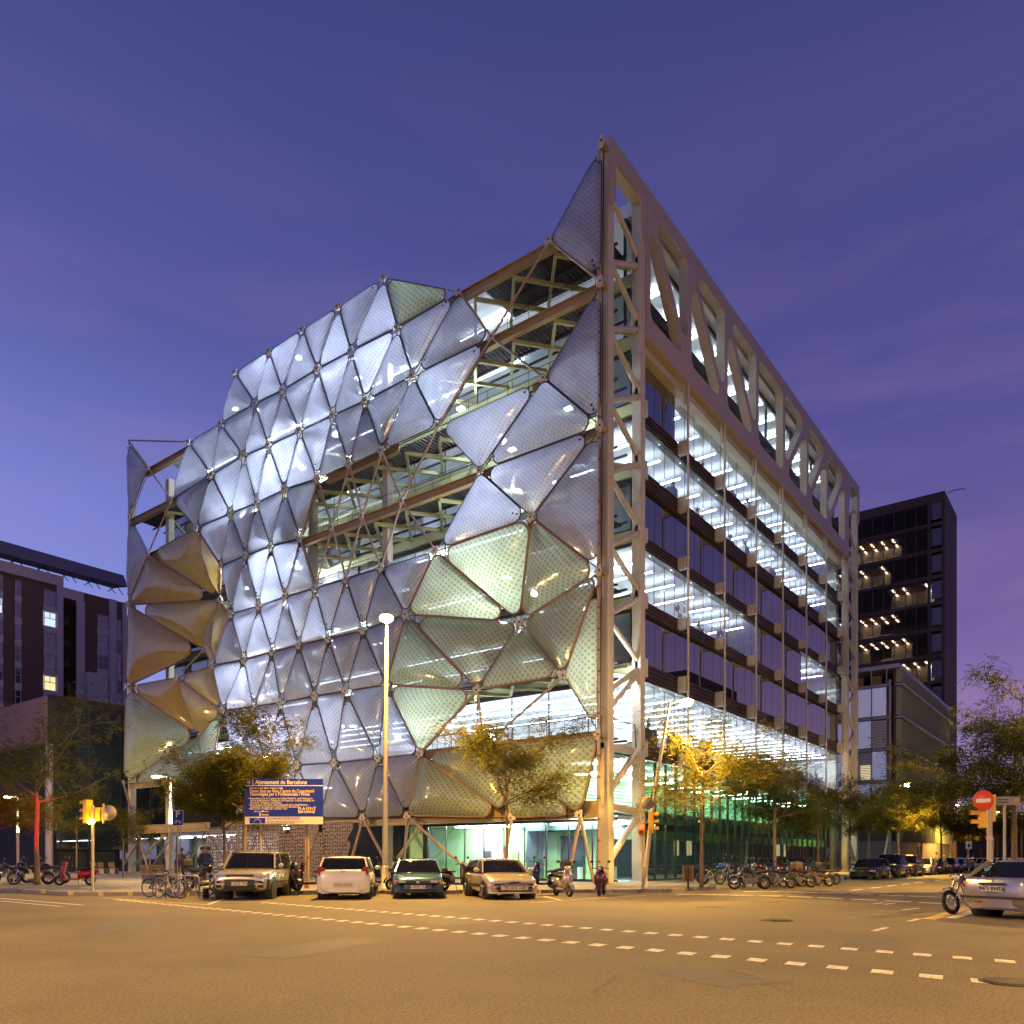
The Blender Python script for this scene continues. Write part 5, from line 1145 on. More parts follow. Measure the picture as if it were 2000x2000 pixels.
p206 = dict(L=3.83, W=1.72, H=1.40, paint=silv2, clear=.2, belt=.92, hf=.70, hw=.94, rb=.96, xf0=.85, xf1=.28, xr1=-1.2, xr0=-1.80, rwz=.97, wf=1.2, wr=-1.2, r=.30, tum=.74,
    fb=(.2, .5, silv2), rbp=(.24, .52, silv2),
    rear=(('tail_light', [(.50, .74), (.84, .72), (.84, .86), (.62, .90), (.5, .84)], lensr, -.2, .17, True, .05), ('indicator', [(.60, .80), (.80, .80), (.80, .86), (.66, .88)], lenso, -.03, .012, True, .05),
          ('rubbing_strip', [(-.8, .47), (.8, .47), (.8, .53), (-.8, .53)], plastic, .0, .07, False, 0), ('plate_hood', [(-.34, .80), (.34, .80), (.32, .84), (-.32, .84)], plastic, -.02, .08, False, 0), ('rear_fog_lamp', [(.28, .36), (.42, .36), (.42, .41), (.28, .41)], lensr, .03, .03, False, 0), ('badge', [(-.03, .86), (.03, .86), (.03, .91), (-.03, .91)], chrome, -.02, .03, False, 0)))
g6 = gd(1946, 18.7); h6 = V((1, -1, 0)).normalized(); hh = (h6 * 1.0 + VD * .28).normalized()
car('parked_car', 'silver hatchback seen from behind, cut by the right edge of the picture', g6 + hh * 1.8, hh, p206, None, ('9473 BWD', -1, .70))
# line of cars along the kerb of the right street, sharing body data
dk = paint_('midnight', (.018, .022, .035), .4); gold = paint_('dark gold', (.16, .12, .06), .5); redp = paint_('dark red', (.16, .012, .010), .2)
def generic(pt, **kw):
    d = dict(polo); d.update(paint=pt, L=4.3, H=1.44, fb=(.22, .52, pt), rbp=(.22, .52, pt)); d.update(kw); return d
far = [(dk, {}, 'dark saloon parked at the head of the row of cars along the right kerb'), (dk, dict(H=1.75, belt=1.05, hw=1.08, hf=.9, rb=1.05, L=4.5), 'tall dark van second in the row of cars along the right kerb'), (gold, dict(H=1.72, belt=1.03, hw=1.05, hf=.85, rb=1.05), 'dark gold people carrier third in the row of cars along the right kerb'),
       (whitep, dict(H=1.5), 'white hatchback fourth in the row of cars along the right kerb'), (dk, dict(H=1.4), 'low dark hatchback fifth in the row of cars along the right kerb'), (redp, dict(H=1.5), 'dark red car in the row along the right kerb'), (silv2, {}, 'grey car behind the dark red one in the row along the right kerb'), (dk, {}, 'last dark car of the row along the right kerb')]
for k, (pt, kw, lb) in enumerate(far):
    car('parked_car', lb, V((23.4 + k * 6.0, -6.75, 0)), V((-1, 0, 0)), generic(pt, **kw), 'cars parked along the right kerb', None, k < 3)
base_far = car('parked_car', 'pale distant car parked across the end of the right street near the white sign', gd(1890, 92), RD + VD * .1, generic(whitep, H=1.5), 'cars parked across the far end of the street', None, False)
for k, (px, d, lb) in enumerate(((1925, 88, 'pale distant car left of the no entry pole across the end of the street'), (1958, 80, 'distant pale car just right of the no entry pole'), (1908, 104, 'small distant car between the two far street lamps'), (1988, 74, 'distant pale car at the right edge behind the pod tree trunk'))):
    dup(base_far, gd(px, d), None, lb)
# ------------------------------------------------------------------ two wheelers
seatm = mat('black seat vinyl', (.018, .018, .018), .55); engm = mat('engine metal', (.22, .21, .20), .35, .8)
def mwheel(t, x, r, w=.11, nm='wheel', spokes=5, wire=False, tyre=BLACK):
    o = MB().torus((x, 0, r), (0, 1, 0), r - w * .45, w * .5, 24, 8).build(nm, tyre, t)
    m = MB().torus((x, 0, r), (0, 1, 0), r - w * .95, .016, 24, 5)
    for k in range(14 if wire else spokes): a = 2 * PI * k / (14 if wire else spokes); m.tube((x, 0, r), (x + (r - w) * math.cos(a), 0, r + (r - w) * math.sin(a)), .003 if wire else .018, 4)
    m.tube((x, -.07, r), (x, .07, r), .04 if not wire else .02, 8); m.build('rim', rimm, o); return o
def scooter(label, pos, head, pt, group=None, box=None, seat=seatm, screen=False, shield_w=.22):
    t = thing('scooter', label, 'scooter', pos, math.atan2(head.y, head.x), group)
    mwheel(t, .66, .23, .11); mwheel(t, -.62, .23, .12)
    MB().tube((.66, .075, .23), (.50, .06, .75), .025, 8).tube((.66, -.075, .23), (.50, -.06, .75), .025, 8).build('fork', engm, t)
    f = MB(); f.loft([[V((.66 + .29 * math.cos(a), y * (1 if i else 1), .25 + .29 * math.sin(a))) for y in (-.075, -.04, .04, .075)] for i, a in enumerate([.1 + k * .33 for k in range(9)])], 0, False, True, False); f.build('front_fender', pt, t)
    rings = []
    for z, x, w, dpt in ((.30, .44, shield_w * .6, .05), (.5, .50, shield_w, .10), (.75, .47, shield_w, .13), (.92, .42, shield_w * .75, .12), (1.02, .38, shield_w * .45, .09)):
        rings.append([V((x + dpt * math.cos(a) * (1 if math.cos(a) > 0 else .4), w * math.sin(a), z)) for a in [2 * PI * i / 14 for i in range(14)]])
    MB().loft(rings).build('leg_shield', pt, t)
    MB().box(-.15, .46, -.19, .19, .25, .33).build('floorboard', pt, t)
    rings = []
    for x, w, z0, z1 in ((-.12, .10, .28, .62), (-.25, .17, .30, .72), (-.55, .20, .36, .74), (-.85, .15, .48, .74), (-.98, .06, .6, .72)):
        rings.append([V((x, w * math.cos(a), (z0 + z1) / 2 + (z1 - z0) / 2 * math.sin(a))) for a in [2 * PI * i / 12 for i in range(12)]])
    MB().loft(rings).build('rear_body', pt, t)
    rings = [[V((x, w * math.cos(a), z + h * math.sin(a))) for a in [2 * PI * i / 12 for i in range(12)]] for x, w, z, h in ((-.05, .08, .74, .03), (-.15, .14, .76, .05), (-.45, .15, .78, .055), (-.60, .15, .82, .06), (-.85, .11, .83, .04), (-.9, .05, .83, .02))]
    MB().loft(rings).build('seat', seat, t)
    MB().path([(.36, .33, 1.03), (.38, .14, 1.05), (.4, 0, 1.0), (.38, -.14, 1.05), (.36, -.33, 1.03)], .02, 6).build('handlebar', plastic, t)
    MB().ball((.44, 0, 1.04), .12, .9, 1.2, .75, 12, 7).build('headset', pt, t)
    MB().lathe((.52, 0, 1.03), (1, 0, .1), [(0, .07), (.025, .06), (.03, .02)], 14).build('headlight', lensw, t)
    for s_ in (-1, 1):
        MB().tube((.38, s_ * .2, 1.05), (.34, s_ * .3, 1.25), .008, 5).build('mirror_stem', plastic, t); MB().ball((.34, s_ * .32, 1.29), .07, .35, 1.1, .75, 10, 6).build('mirror', plastic, t)
        MB().ball((.555, s_ * .13, .80), .04, .5, 1, .6, 8, 5).build('indicator', lenso, t)
    MB().tube((-.35, -.17, .25), (-.85, -.2, .36), .045, 8, .055).build('exhaust', engm, t); MB().box(-.62, -.3, -.15, .02, .2, .38).build('engine', engm, t)
    MB().ball((-.99, 0, .66), .055, .5, 1.4, .8, 8, 5).build('tail_light', lensr, t)
    MB().tube((-.15, .12, .3), (-.2, .26, .02), .015, 5).build('side_stand', engm, t)
    if box: bevel(MB().box(-1.15, -.78, -.19, .19, .86, 1.16).build('top_box', box, t), .07, 3)
    if screen: MB().loft([[V((.50 - .25 * u, y, 1.05 + .38 * u)) for y in (-.2 + .05 * u, -.1, .1, .2 - .05 * u)] for u in (0, .5, 1)], 0, False, True, False).build('windscreen', glass('scooter screen', (.6, .6, .6), .1), t)
    return t
def moto(label, pos, head, pt, group=None, box=None, screen=False, seat=seatm, wire=False, cruiser=False, frame=engm, lean=.0):
    t = thing('motorcycle', label, 'motorcycle', pos, math.atan2(head.y, head.x), group); t.rotation_euler[0] = lean
    fx = .95 if cruiser else .74; mwheel(t, fx, .31, .10, 'wheel', 5, wire); mwheel(t, -.70, .31, .14, 'wheel', 5, wire)
    hx = .42
    for s_ in (-.085, .085): MB().tube((fx, s_, .31), (hx, s_, .98), .024, 8).build('fork_leg', chrome, t)
    f = MB(); f.loft([[V((fx + .35 * math.cos(a), y, .33 + .35 * math.sin(a))) for y in (-.06, -.03, .03, .06)] for a in [.8 + k * .25 for k in range(7)]], 0, False, True, False); f.build('front_fender', pt, t)
    rings = [[V((x, w * math.cos(a), z + h * math.sin(a))) for a in [2 * PI * i / 12 for i in range(12)]] for x, w, z, h in ((.40, .05, .86, .04), (.32, .14, .87, .11), (.12, .17, .86, .14), (-.06, .11, .80, .09), (-.14, .05, .77, .04))]
    MB().loft(rings).build('fuel_tank', pt, t)
    rings = [[V((x, w * math.cos(a), z + h * math.sin(a))) for a in [2 * PI * i / 10 for i in range(10)]] for x, w, z, h in ((-.1, .08, .77, .03), (-.25, .14, .77, .05), (-.5, .13, .80, .05), (-.8, .10, .86, .04), (-.95, .04, .89, .02))]
    MB().loft(rings).build('seat', seat, t)
    rings = [[V((x, w * math.cos(a), z + h * math.sin(a))) for a in [2 * PI * i / 10 for i in range(10)]] for x, w, z, h in ((-.35, .11, .70, .05), (-.6, .11, .76, .06), (-.9, .08, .84, .05), (-1.08, .03, .90, .02))]
    MB().loft(rings).build('tail_fairing', pt, t)
    e = MB(); e.box(-.12, .24, -.16, .16, .28, .52); e.tube((.05, 0, .5), (.16, 0, .74), .10, 10); e.tube((0, -.2, .38), (0, .2, .38), .11, 12)
    for k in range(5): e.tube((.06 + k * .02, 0, .54 + k * .035), (.065 + k * .02, 0, .55 + k * .035), .125, 10)
    e.build('engine', engm, t)
    fr = MB(); 
    for s_ in (-.1, .1): fr.path([(hx, s_ * .5, .92), (.24, s_, .62), (.2, s_, .3), (-.15, s_, .27), (-.3, s_, .6), (-.6, s_, .74)], .018, 6); fr.tube((-.22, s_, .42), (-.70, s_, .31), .025, 6); fr.tube((-.35, s_ * 1.2, .7), (-.62, s_ * 1.2, .33), .02, 6)
    fr.path([(hx, 0, .95), (.1, 0, .74), (-.35, 0, .72)], .03, 6); fr.build('frame', frame, t)
    MB().path([(.22, -.1, .6), (.3, -.14, .4), (.1, -.15, .24), (-.3, -.17, .28)], .022, 6).tube((-.3, -.18, .28), (-.85, -.2, .42 if not cruiser else .3), .04, 8, .05).build('exhaust', chrome, t)
    MB().path([(.28, .36, 1.03), (.36, .15, 1.06), (hx, 0, 1.02), (.36, -.15, 1.06), (.28, -.36, 1.03)], .016, 6).build('handlebar', plastic, t)
    MB().lathe((hx + .02, 0, .92), (1, 0, 0), [(0, .07), (.06, .095), (.1, .1)], 14).build('headlight_shell', pt, t); MB().lathe((hx + .121, 0, .92), (1, 0, 0), [(0, .095), (.02, .07), (.025, .02)], 14).build('headlight', lensw, t)
    for s_ in (-1, 1):
        MB().tube((.33, s_ * .22, 1.05), (.28, s_ * .3, 1.24), .008, 5).build('mirror_stem', plastic, t); MB().ball((.28, s_ * .32, 1.28), .06, .4, 1.2, .8, 10, 6).build('mirror', plastic, t)
        MB().ball((hx + .02, s_ * .19, .92), .035, 1, 1, 1, 8, 5).build('indicator', lenso, t)
    MB().ball((-1.08, 0, .88), .05, .5, 1.4, .8, 8, 5).build('tail_light', lensr, t)
    MB().tube((-.1, .12, .3), (-.14, .28, .02), .015, 5).build('side_stand', engm, t)
    if box: bevel(MB().box(-1.2, -.78, -.22, .22, .93, 1.25).build('top_box', box, t), .07, 3)
    if screen:
        MB().loft([[V((.56 - .22 * u, y, 1.0 + .42 * u)) for y in (-.22 + .05 * u, -.1, .1, .22 - .05 * u)] for u in (0, .5, 1)], 0, False, True, False).build('windscreen', glass('scooter screen', (.6, .6, .6), .1), t)
        rings = [[V((x, w * math.cos(a), z + h * math.sin(a))) for a in [2 * PI * i / 12 for i in range(12)]] for x, w, z, h in ((.66, .06, .88, .08), (.58, .2, .88, .18), (.4, .24, .86, .22), (.15, .2, .72, .2))]
        MB().loft(rings).build('fairing', pt, t)
    return t
redv = paint_('red scooter', (.42, .008, .008), 0, .2); navy = paint_('navy', (.01, .015, .09), .2); slv = paint_('scooter silver', (.5, .46, .4), .4); blk = paint_('black bike', (.012, .012, .016), .2); blu = paint_('bike blue', (.02, .08, .35), .2); maroon = paint_('maroon', (.07, .012, .015), .3)
LF = -RD
scooter('bright red scooter with a black seat parked just left of the amber traffic light', gd(147, 37.3, .152), LF - VD * .25, redv, box=None, shield_w=.24)
moto('dark touring motorcycle with a windscreen behind the red lit tree trunk', gd(62, 38.6, .152), LF - VD * .35, blk, screen=True, lean=.08)
moto('dark motorcycle with a blue tank partly hidden at the far left', gd(22, 40.5, .152), LF - VD * .6, navy, lean=.08)
moto('dark red motorcycle cut by the left edge of the picture', gd(-2, 42.5, .152), LF - VD * .3, maroon)
moto('dark motorcycle with a grey tail behind the red scooter', gd(97, 40.5, .152), LF - VD * .1, blk, seat=mat('purple blue seat', (.04, .04, .09), .5))
moto('black adventure motorcycle with a big top box behind the bicycles', gd(392, 31.2, .152), RD * .75 - VD * .5, blk, box=plastic, screen=True)
scooter('black scooter half hidden between the silver off roader and the sign posts', gd(566, 31.0, .152), RD * .5 - VD * .6, blk)
scooter('maroon scooter partly hidden left of the white hatchback', gd(612, 31.3, .152), -RD * .75 - VD * .5, maroon)
scooter('dark scooter hidden behind the white hatchback beside the lamp post', gd(729, 32.6, .152), RD * .6 + VD * .5, blk)
scooter('black scooter with a top box hidden behind the blue green hatchback', gd(790, 32.3, .152), -RD * .6 - VD * .5, blk, box=plastic)
scooter('grey silver scooter with a blue seat between the blue green and the beige car', gd(890, 30.9, .152), RD * .8 - VD * .75, paint_('grey scooter', (.16, .15, .14), .4), seat=mat('blue vinyl', (.02, .025, .08), .5))
scooter('deep blue scooter with a black top box right of the beige car', gd(1067, 30.7, .152), -RD * .85 - VD * .6, navy, box=plastic, screen=False)
scooter('pale silver scooter with large wheels standing beside the deep blue scooter', gd(1099, 29.9, 0), RD * .35 - VD, slv, shield_w=.2)
scooter('dark brown scooter standing alone in front of the corner column', gd(1175, 30.3, 0), -RD * .25 - VD, maroon)
moto('black motorcycle with bright wheels nearest the camera in the right hand row', gd(1465, 36.3), LF - VD * .12, blk, wire=True)
moto('blue and white motorcycle with a pale frame beside the corner tree', gd(1402, 38.5, .152), RD - VD * .2, blu, frame=mat('pale frame', (.5, .48, .42), .4))
moto('motorcycle with a bronze top box second in the right hand row', gd(1518, 37.6), LF - VD * .2, navy, box=mat('bronze top box', (.16, .11, .06), .3))
moto('red and grey motorcycle third in the right hand row', gd(1558, 38.8), LF - VD * .2, maroon, box=plastic)
moto('dark motorcycle with a raised tail last in the right hand row', gd(1594, 40.2), LF - VD * .15, blk)
for k, (px, d, pt, lb) in enumerate(((1432, 38.6, navy, 'dark blue motorcycle wedged behind the first black one of the right hand row'), (1488, 39.0, maroon, 'maroon motorcycle squeezed between the first two of the right hand row'), (1538, 40.2, blk, 'black motorcycle squeezed behind the bronze top box one'), (1576, 41.4, blu, 'blue motorcycle squeezed near the end of the right hand row'), (1612, 42.6, blk, 'black motorcycle at the very end of the right hand row'))):
    moto(lb, gd(px, d, 0.152 if k < 2 else 0), LF - VD * .35, pt)
moto('leaning long fork motorcycle half hidden behind the silver hatchback at the right', gd(1908, 20.6), -RD * .9 - VD * .45, navy, cruiser=True, wire=True, lean=.2)
# bicycles
def bicycle(label, pos, head, fm, lean=0):
    t = thing('bicycle', label, 'bicycle', pos, math.atan2(head.y, head.x), 'bicycles at the steel hoops'); t.rotation_euler[0] = lean
    for x in (.53, -.51):
        o = MB().torus((x, 0, .34), (0, 1, 0), .325, .017, 28, 6).build('wheel', BLACK, t); m = MB().torus((x, 0, .34), (0, 1, 0), .305, .009, 28, 4)
        for k in range(16): a = 2 * PI * k / 16; m.tube((x, 0, .34), (x + .3 * math.cos(a), 0, .34 + .3 * math.sin(a)), .0022, 3, cap=False)
        m.build('rim', chrome, o)
    f = MB(); A_, B_, C2_, D_ = V((.36, 0, .82)), V((-.15, 0, .80)), V((-.02, 0, .29)), V((-.51, 0, .34))
    for a, b in ((A_, B_), (A_, C2_), (B_, C2_), (C2_, D_), (B_, D_), (A_ + V((.03, 0, .1)), V((.53, 0, .34)))): f.tube(a, b, .017, 6)
    f.build('frame', fm, t)
    MB().tube(B_, B_ + V((-.04, 0, .14)), .013, 6).build('seat_post', chrome, t); MB().ball(B_ + V((-.05, 0, .17)), .13, 1, .55, .25, 10, 6).build('saddle', seatm, t)
    MB().path([(.30, .28, 1.0), (.38, .12, 1.0), (.40, 0, .96), (.38, -.12, 1.0), (.30, -.28, 1.0)], .012, 6).build('handlebar', plastic, t)
    MB().tube((-.02, -.04, .29), (-.02, .04, .29), .09, 12).build('chain_ring', engm, t); MB().tube((-.02, .06, .29), (.1, .08, .17), .01, 5).tube((-.02, -.06, .29), (-.14, -.08, .41), .01, 5).build('crank', engm, t)
    MB().path([(-.51 + .36 * math.cos(a), 0, .34 + .36 * math.sin(a)) for a in [.9 + k * .25 for k in range(8)]], .014, 4).build('mudguard', fm, t)
    return t
bicycle('dark bicycle leftmost at the steel hoops with its wheel turned', gd(314, 28.7, .0), RD - VD * .35, mat('dark bike frame', (.03, .03, .035), .3, .3), .05)
bicycle('silver framed bicycle standing second from the left at the hoops', gd(331, 28.2, .0), RD - VD * .45, mat('silver bike frame', (.45, .42, .38), .3, .6), -.05)
bicycle('dark bicycle behind the right steel hoop', gd(371, 28.9, .0), RD + VD * .2, mat('dark bike frame', (.03,) * 3), .04)
# ------------------------------------------------------------------ neighbouring buildings
bw = lambda nm, p, mb, m: mb.build(nm, m, p)
# apartment block, far left
AB = thing('apartment_building', 'brown and white apartment block with a solar roof canopy far left behind the glass hall', 'apartment building')
YA = 96.0; brn = mat('brown clad wall', (.105, .062, .058), .8, var=.12, vs=.2); lil = mat('pale rendered wall', (.42, .38, .45), .8, var=.08, vs=.3)
dwin = glass('dark flat window', (.3, .3, .35), .25, .02, .8, (.03, .03, .04)); curt = mat('grey shutter', (.17, .17, .20), .7); litw = emis('lit curtain', (1, .80, .42), 1.1); litc = emis('lit cool curtain', (.75, .9, 1), 1.0)
xa = lambda px: onY(px, HOR, YA).x
ztop = lambda px, py: onY(px, py, YA).z
HT = ztop(10, 1100); 
bw('wall', AB, MB().box(xa(-160), xa(121), YA, YA + 14, 0, HT), brn); bw('wall', AB, MB().box(xa(163), xa(245), YA, YA + 14, 0, HT - 1.2), brn)
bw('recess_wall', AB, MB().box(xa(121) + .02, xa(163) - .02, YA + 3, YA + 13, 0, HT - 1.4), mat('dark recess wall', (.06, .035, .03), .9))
bw('cornice', AB, MB().box(xa(-160), xa(121), YA - .5, YA - .02, HT - 1.3, HT + .1), lil)
bw('cornice', AB, MB().box(xa(121) + .03, xa(163), YA - .1, YA + 2.9, HT - 2.6, HT - 1.21), lil)
bw('pilaster', AB, MB().box(xa(109), xa(120.5), YA - .5, YA - .02, 0, HT - 1.33), lil); bw('pilaster', AB, MB().box(xa(148), xa(163), YA - .45, YA - .02, 0, HT - 2.63), lil); bw('pilaster', AB, MB().box(xa(212), xa(226), YA - .3, YA - .02, 14, HT - 1.2), lil); bw('pilaster', AB, MB().box(xa(238), xa(246), YA - .3, YA - .02, 0, HT - 1.2), lil)
FLH = 2.9; z0s = [ztop(96, 1040 + y / 6.44) for y in (825, 1095, 1370, 1640, 1925)]
def flat_window(x0, x1, z0, z1, m, single=False):
    fr = MB().box(x0, x1, YA - .12, YA - .02, z0, z1).build('window', m, AB)
    mb = MB(); 
    for a, b, c, d in ((x0, x0 + .08, z0, z1), (x1 - .08, x1, z0, z1), (x0 + .08, x1 - .08, z1 - .08, z1), (x0 + .08, x1 - .08, z0 + (z1 - z0) * .52, z0 + (z1 - z0) * .52 + .08)): mb.box(a, b, YA - .17, YA - .121, c, d)
    if not single: mb.box((x0 + x1) / 2 - .04, (x0 + x1) / 2 + .04, YA - .17, YA - .121, z0 + (z1 - z0) * .52 + .08, z1 - .08)
    mb.build('frame', lil, fr)
rg = random.Random(4)
for (pa, pb, off, single) in ((28, 42, .3, True), (84, 110, 0, False), (189, 212, -1.6, False), (227, 237, -1.8, True), (-4, 6, .4, False), (-40, -16, 0, False)):
    x0, x1 = xa(pa) + .05, xa(pb) - .1
    for k in range(12):
        z1 = HT - 2.2 - k * FLH + off; z0 = z1 - 1.9
        if z0 < 2: break
        m = litc if (pa == 84 and k == 1) or (pa == -4 and k == 1) else litw if (pa == 84 and k == 4) else rg.choice([dwin, dwin, curt])
        flat_window(x0, x1, z0, z1, m, single); MB().box(x0 - .05, x1 + .05, YA - .2, YA - .02, z0 - .95, z0 - .05).build('sill_panel', lil, AB)
for k in range(10): MB().box(xa(122), xa(147), YA + 1.6, YA + 1.7, HT - 6 - k * FLH, HT - 5 - k * FLH).build('balcony_rail', mat('dark balcony', (.07, .05, .06), .7), AB)
can = mat('solar panel underside', (.14, .12, .17), .6)
cz = ztop(121, 1108) ; a_, b_ = xa(-160), xa(240)
bw('solar_canopy', AB, MB().hexa([(a_, YA - 1.5, HT + .75), (b_, YA - 1.5, HT + .75), (b_, YA + 3, HT + 1.5), (a_, YA + 3, HT + 1.5), (a_, YA - .2, HT + 2.75), (b_, YA - .2, HT + 2.75), (b_, YA + 3, HT + 3.0), (a_, YA + 3, HT + 3.0)]), can)
x = a_
while x < b_:
    MB().tube((x, YA + .4, HT), (x + 1.1, YA, HT + 1.0), .06, 5).tube((x + 2.2, YA + .4, HT), (x + 1.1, YA, HT + 1.0), .06, 5).tube((x + 1.1, YA + .4, HT), (x + 1.1, YA + 2, HT + 1.2), .06, 5).build('canopy_truss', DARK, AB); x += 3.3
bw('corner_block', AB, MB().box(xa(163) + .02, xa(199), YA - 1.2, YA - .5, 0, ztop(170, 1315)), lil)
# glass hall at the left
GH = thing('glass_hall', 'low dark glass building with a pink rendered upper storey at the far left', 'building')
GX, GY = -1.2, 59.4; GZ = 16.5
hallg = glass('dark hall glass', (.4, .5, .5), .22, .02, .72, (.05, .065, .06))
pink = mat('pink render', (.33, .20, .17), .8, var=.08, vs=.3)
bw('body', GH, MB().box(GX + .6, 60, GY + .6, GY + 26, 0, GZ - .3), mat('dark hall core', (.04, .045, .045), .9))
bw('roof_edge', GH, MB().box(GX - .1, 60, GY - .12, GY + 26, GZ - .29, GZ + .25), mat('dark brown fascia', (.03, .015, .012), .6))
for i in range(12):
    for j in range(7):
        x0 = GX + .45 + i * 3.1; z0 = 2.3 + j * 2.0
        MB().box(x0 + .06, x0 + 3.04, GY, GY + .05, z0 + .05, z0 + 1.95).build('glass_panel', hallg, GH)
        if i < 6: pass
mm = MB()
for i in range(13): x0 = GX + .45 + i * 3.1; mm.box(x0 - .09, x0 + .055, GY - .08, GY + .3, 0, GZ - .3)
for j in range(8): z0 = 2.3 + j * 2.0; mm.box(GX + .4, 40, GY - .03, GY + .2, z0 - .045, z0 + .045)
bw('mullion_grid', GH, mm, DARK)['kind'] = 'stuff'
bw('corner_post', GH, MB().box(GX - .1, GX + .34, GY - .05, GY + .4, 2, GZ - .3), DARK)
for k in range(8): y0 = GY + .42 + k * 6.5; MB().box(GX - .25, GX + .5, y0, y0 + 6.46, 12.3, GZ + .15).build('wall_panel', pink, GH)
for k in range(9): y0 = GY + .6 + k * 4.0; MB().box(GX + 1.6, GX + 1.7, y0, y0 + 3.9, 2.4, 12.2).build('glass_panel', hallg, GH)
bw('pink_pier', GH, MB().box(GX - .2, GX + 1.2, GY + 21, GY + 60, 0, 12.28), pink)
for (px, d) in ((96, 74), (36, 84)): p = gd(px, d); MB().tube((p.x, p.y, 0), (p.x, p.y, 12), .32, 14).build('round_column', mat('pale column', (.45, .43, .47), .6), GH)
# glass tower, right
TW = thing('glass_tower', 'tall dark glass office tower with scattered lit floors rising at the right', 'office tower')
TX, TY = 99.7, 1.0; ZT_ = 1.4 + 705 * 120 / F
tgl = glass('tower glass', (.66, .56, .48), .0, .02, .35, (.030, .020, .016), .10); tdk = mat('tower dark metal', (.050, .028, .020), .7)
bw('side_wall', TW, MB().box(TX, TX + 11, TY - .35, TY - .05, 0, ZT_ - .6), tdk)
bw('core', TW, MB().box(TX + 9, TX + 10.8, TY, TY + 52, 0, ZT_ - 1), mat('tower core wall', (.12, .10, .09), .8))
NF = 14; FH = ZT_ / NF - .0
wtub = emis('warm ceiling lamp', (1, .93, .82), 20)
rg = random.Random(11)
for f in range(NF):
    z = f * FH; MB().box(TX, TX + 9, TY, TY + 52, z - .02, z + .5).build('floor_slab', tdk, TW)
    for k in range(15):
        y0 = TY + 1.9 + k * 1.56
        MB().box(TX - .05, TX, y0 + .04, y0 + 1.52, z + .53, z + FH - .05).build('window_pane', tgl, TW)
    MB().box(TX - .08, TX + .02, TY + .05, TY + 1.4, z + .9, z + FH - .5).build('end_window', mat('grey blue strip window', (.055, .05, .08), .4), TW)
    lit_n = {13: (5, 6), 12: (3, 14), 11: (4, 14), 10: (0, 4), 9: (3, 14), 8: (2, 14), 7: (0, 3)}.get(f, (0, 0))
    for q in range(14):
        if lit_n[0] <= q < lit_n[1] and (q - lit_n[0]) % 2 == 0: MB().box(TX + .3, TX + 8.9, TY + 1.95 + q * 1.56, TY + 5.0 + q * 1.56, z + FH - .09, z + FH - .03).build('office_ceiling', mat('warm ceiling tile', (.62, .55, .48), .8), TW); MB().box(TX + 5.2, TX + 5.3, TY + 1.95 + q * 1.56, TY + 5.0 + q * 1.56, z + .5, z + FH - .1).build('office_wall', mat('warm office wall', (.5, .46, .4), .8), TW) if rg.random() < .8 else None
        if not (lit_n[0] <= q < lit_n[1]) or rg.random() < .12: continue
        for xx in (TX + 1.5, TX + 4.2): MB().box(xx, xx + 1.6, TY + 2.4 + q * 1.56, TY + 2.62 + q * 1.56, z + FH - .16, z + FH - .1).build('ceiling_lamp', wtub, TW)
        if rg.random() < .5: MB().box(TX + 6, TX + 6.15, TY + 2.0 + q * 1.56, TY + 3.5 + q * 1.56, z + .5, z + 2.2).build('partition', mat('warm office wall', (.5, .46, .4)), TW)
mm = MB()
for k in range(16): y0 = TY + 1.9 + k * 1.56; mm.box(TX - .2, TX - .06, y0 - .05, y0 + .05, .3, ZT_ - .3)
bw('mullions', TW, mm, tdk)['kind'] = 'stuff'
bw('corner_pier', TW, MB().box(TX - .12, TX + .3, TY - .04, TY + .06, 0, ZT_ - .6), tdk); bw('corner_pier', TW, MB().box(TX - .12, TX - .02, TY + 1.5, TY + 1.85, 0, ZT_ - .6), tdk)
bw('roof_screen', TW, MB().box(TX - .15, TX + 11, TY - .36, TY + 52, ZT_ - .55, ZT_ + .9), tdk)
MB().path([(TX + 1, TY - .5, ZT_ + .9), (TX + 2, TY - 1.4, ZT_ + 1.5), (TX + 2.5, TY - 2.6, ZT_ + 1.6), (TX + 2.5, TY - 2.6, ZT_ + 1.2)], .06, 6).build('window_cleaning_arm', DARK, TW)
# louvred block in front of the tower
LB_ = thing('louvred_building', 'lower block with pale shutters and green vertical fins in front of the dark tower', 'building')
LX, LY = 64.0, -.2
plm = mat('blue grey metal', (.30, .30, .38), .5, metal=.3); shm = mat('pale shutter added glow', (.62, .64, .74), .6, emit=(.36, .42, .78), es=.24); fin = mat('pale green fin', (.24, .27, .17), .5)  # blue shutter glow is added emission in place of sky light
zf = [1.4 + (HOR - y) / F * (LX - CAM.x) / ray(1700).x for y in (1548, 1486, 1424, 1364, 1338)]
zf = [6.6, 10.2, 13.9, 17.5, 21.2, 23.0]
LBZ = 23.0
bw('core', LB_, MB().box(LX + 1.3, LX + 34, LY + 1.2, LY + 24, 0, LBZ - 3.3), mat('dim interior', (.10, .09, .10), .8))
for i, z in enumerate(zf[:5]): MB().box(LX - .3, LX + 34, LY - .2 + .9, LY + 24, z - .14, z + .14).build('floor_band', plm, LB_)
bw('roof', LB_, MB().box(LX - .3, LX + 34, LY - .2, LY + 24, LBZ + .02, LBZ + .5), plm)
MB().box(LX + .1, LX + 34, LY - .1, LY + 24, 0, 3.4).build('concrete_base', mat('board marked concrete', (.26, .23, .21), .85, var=.25, vs=.5), LB_)
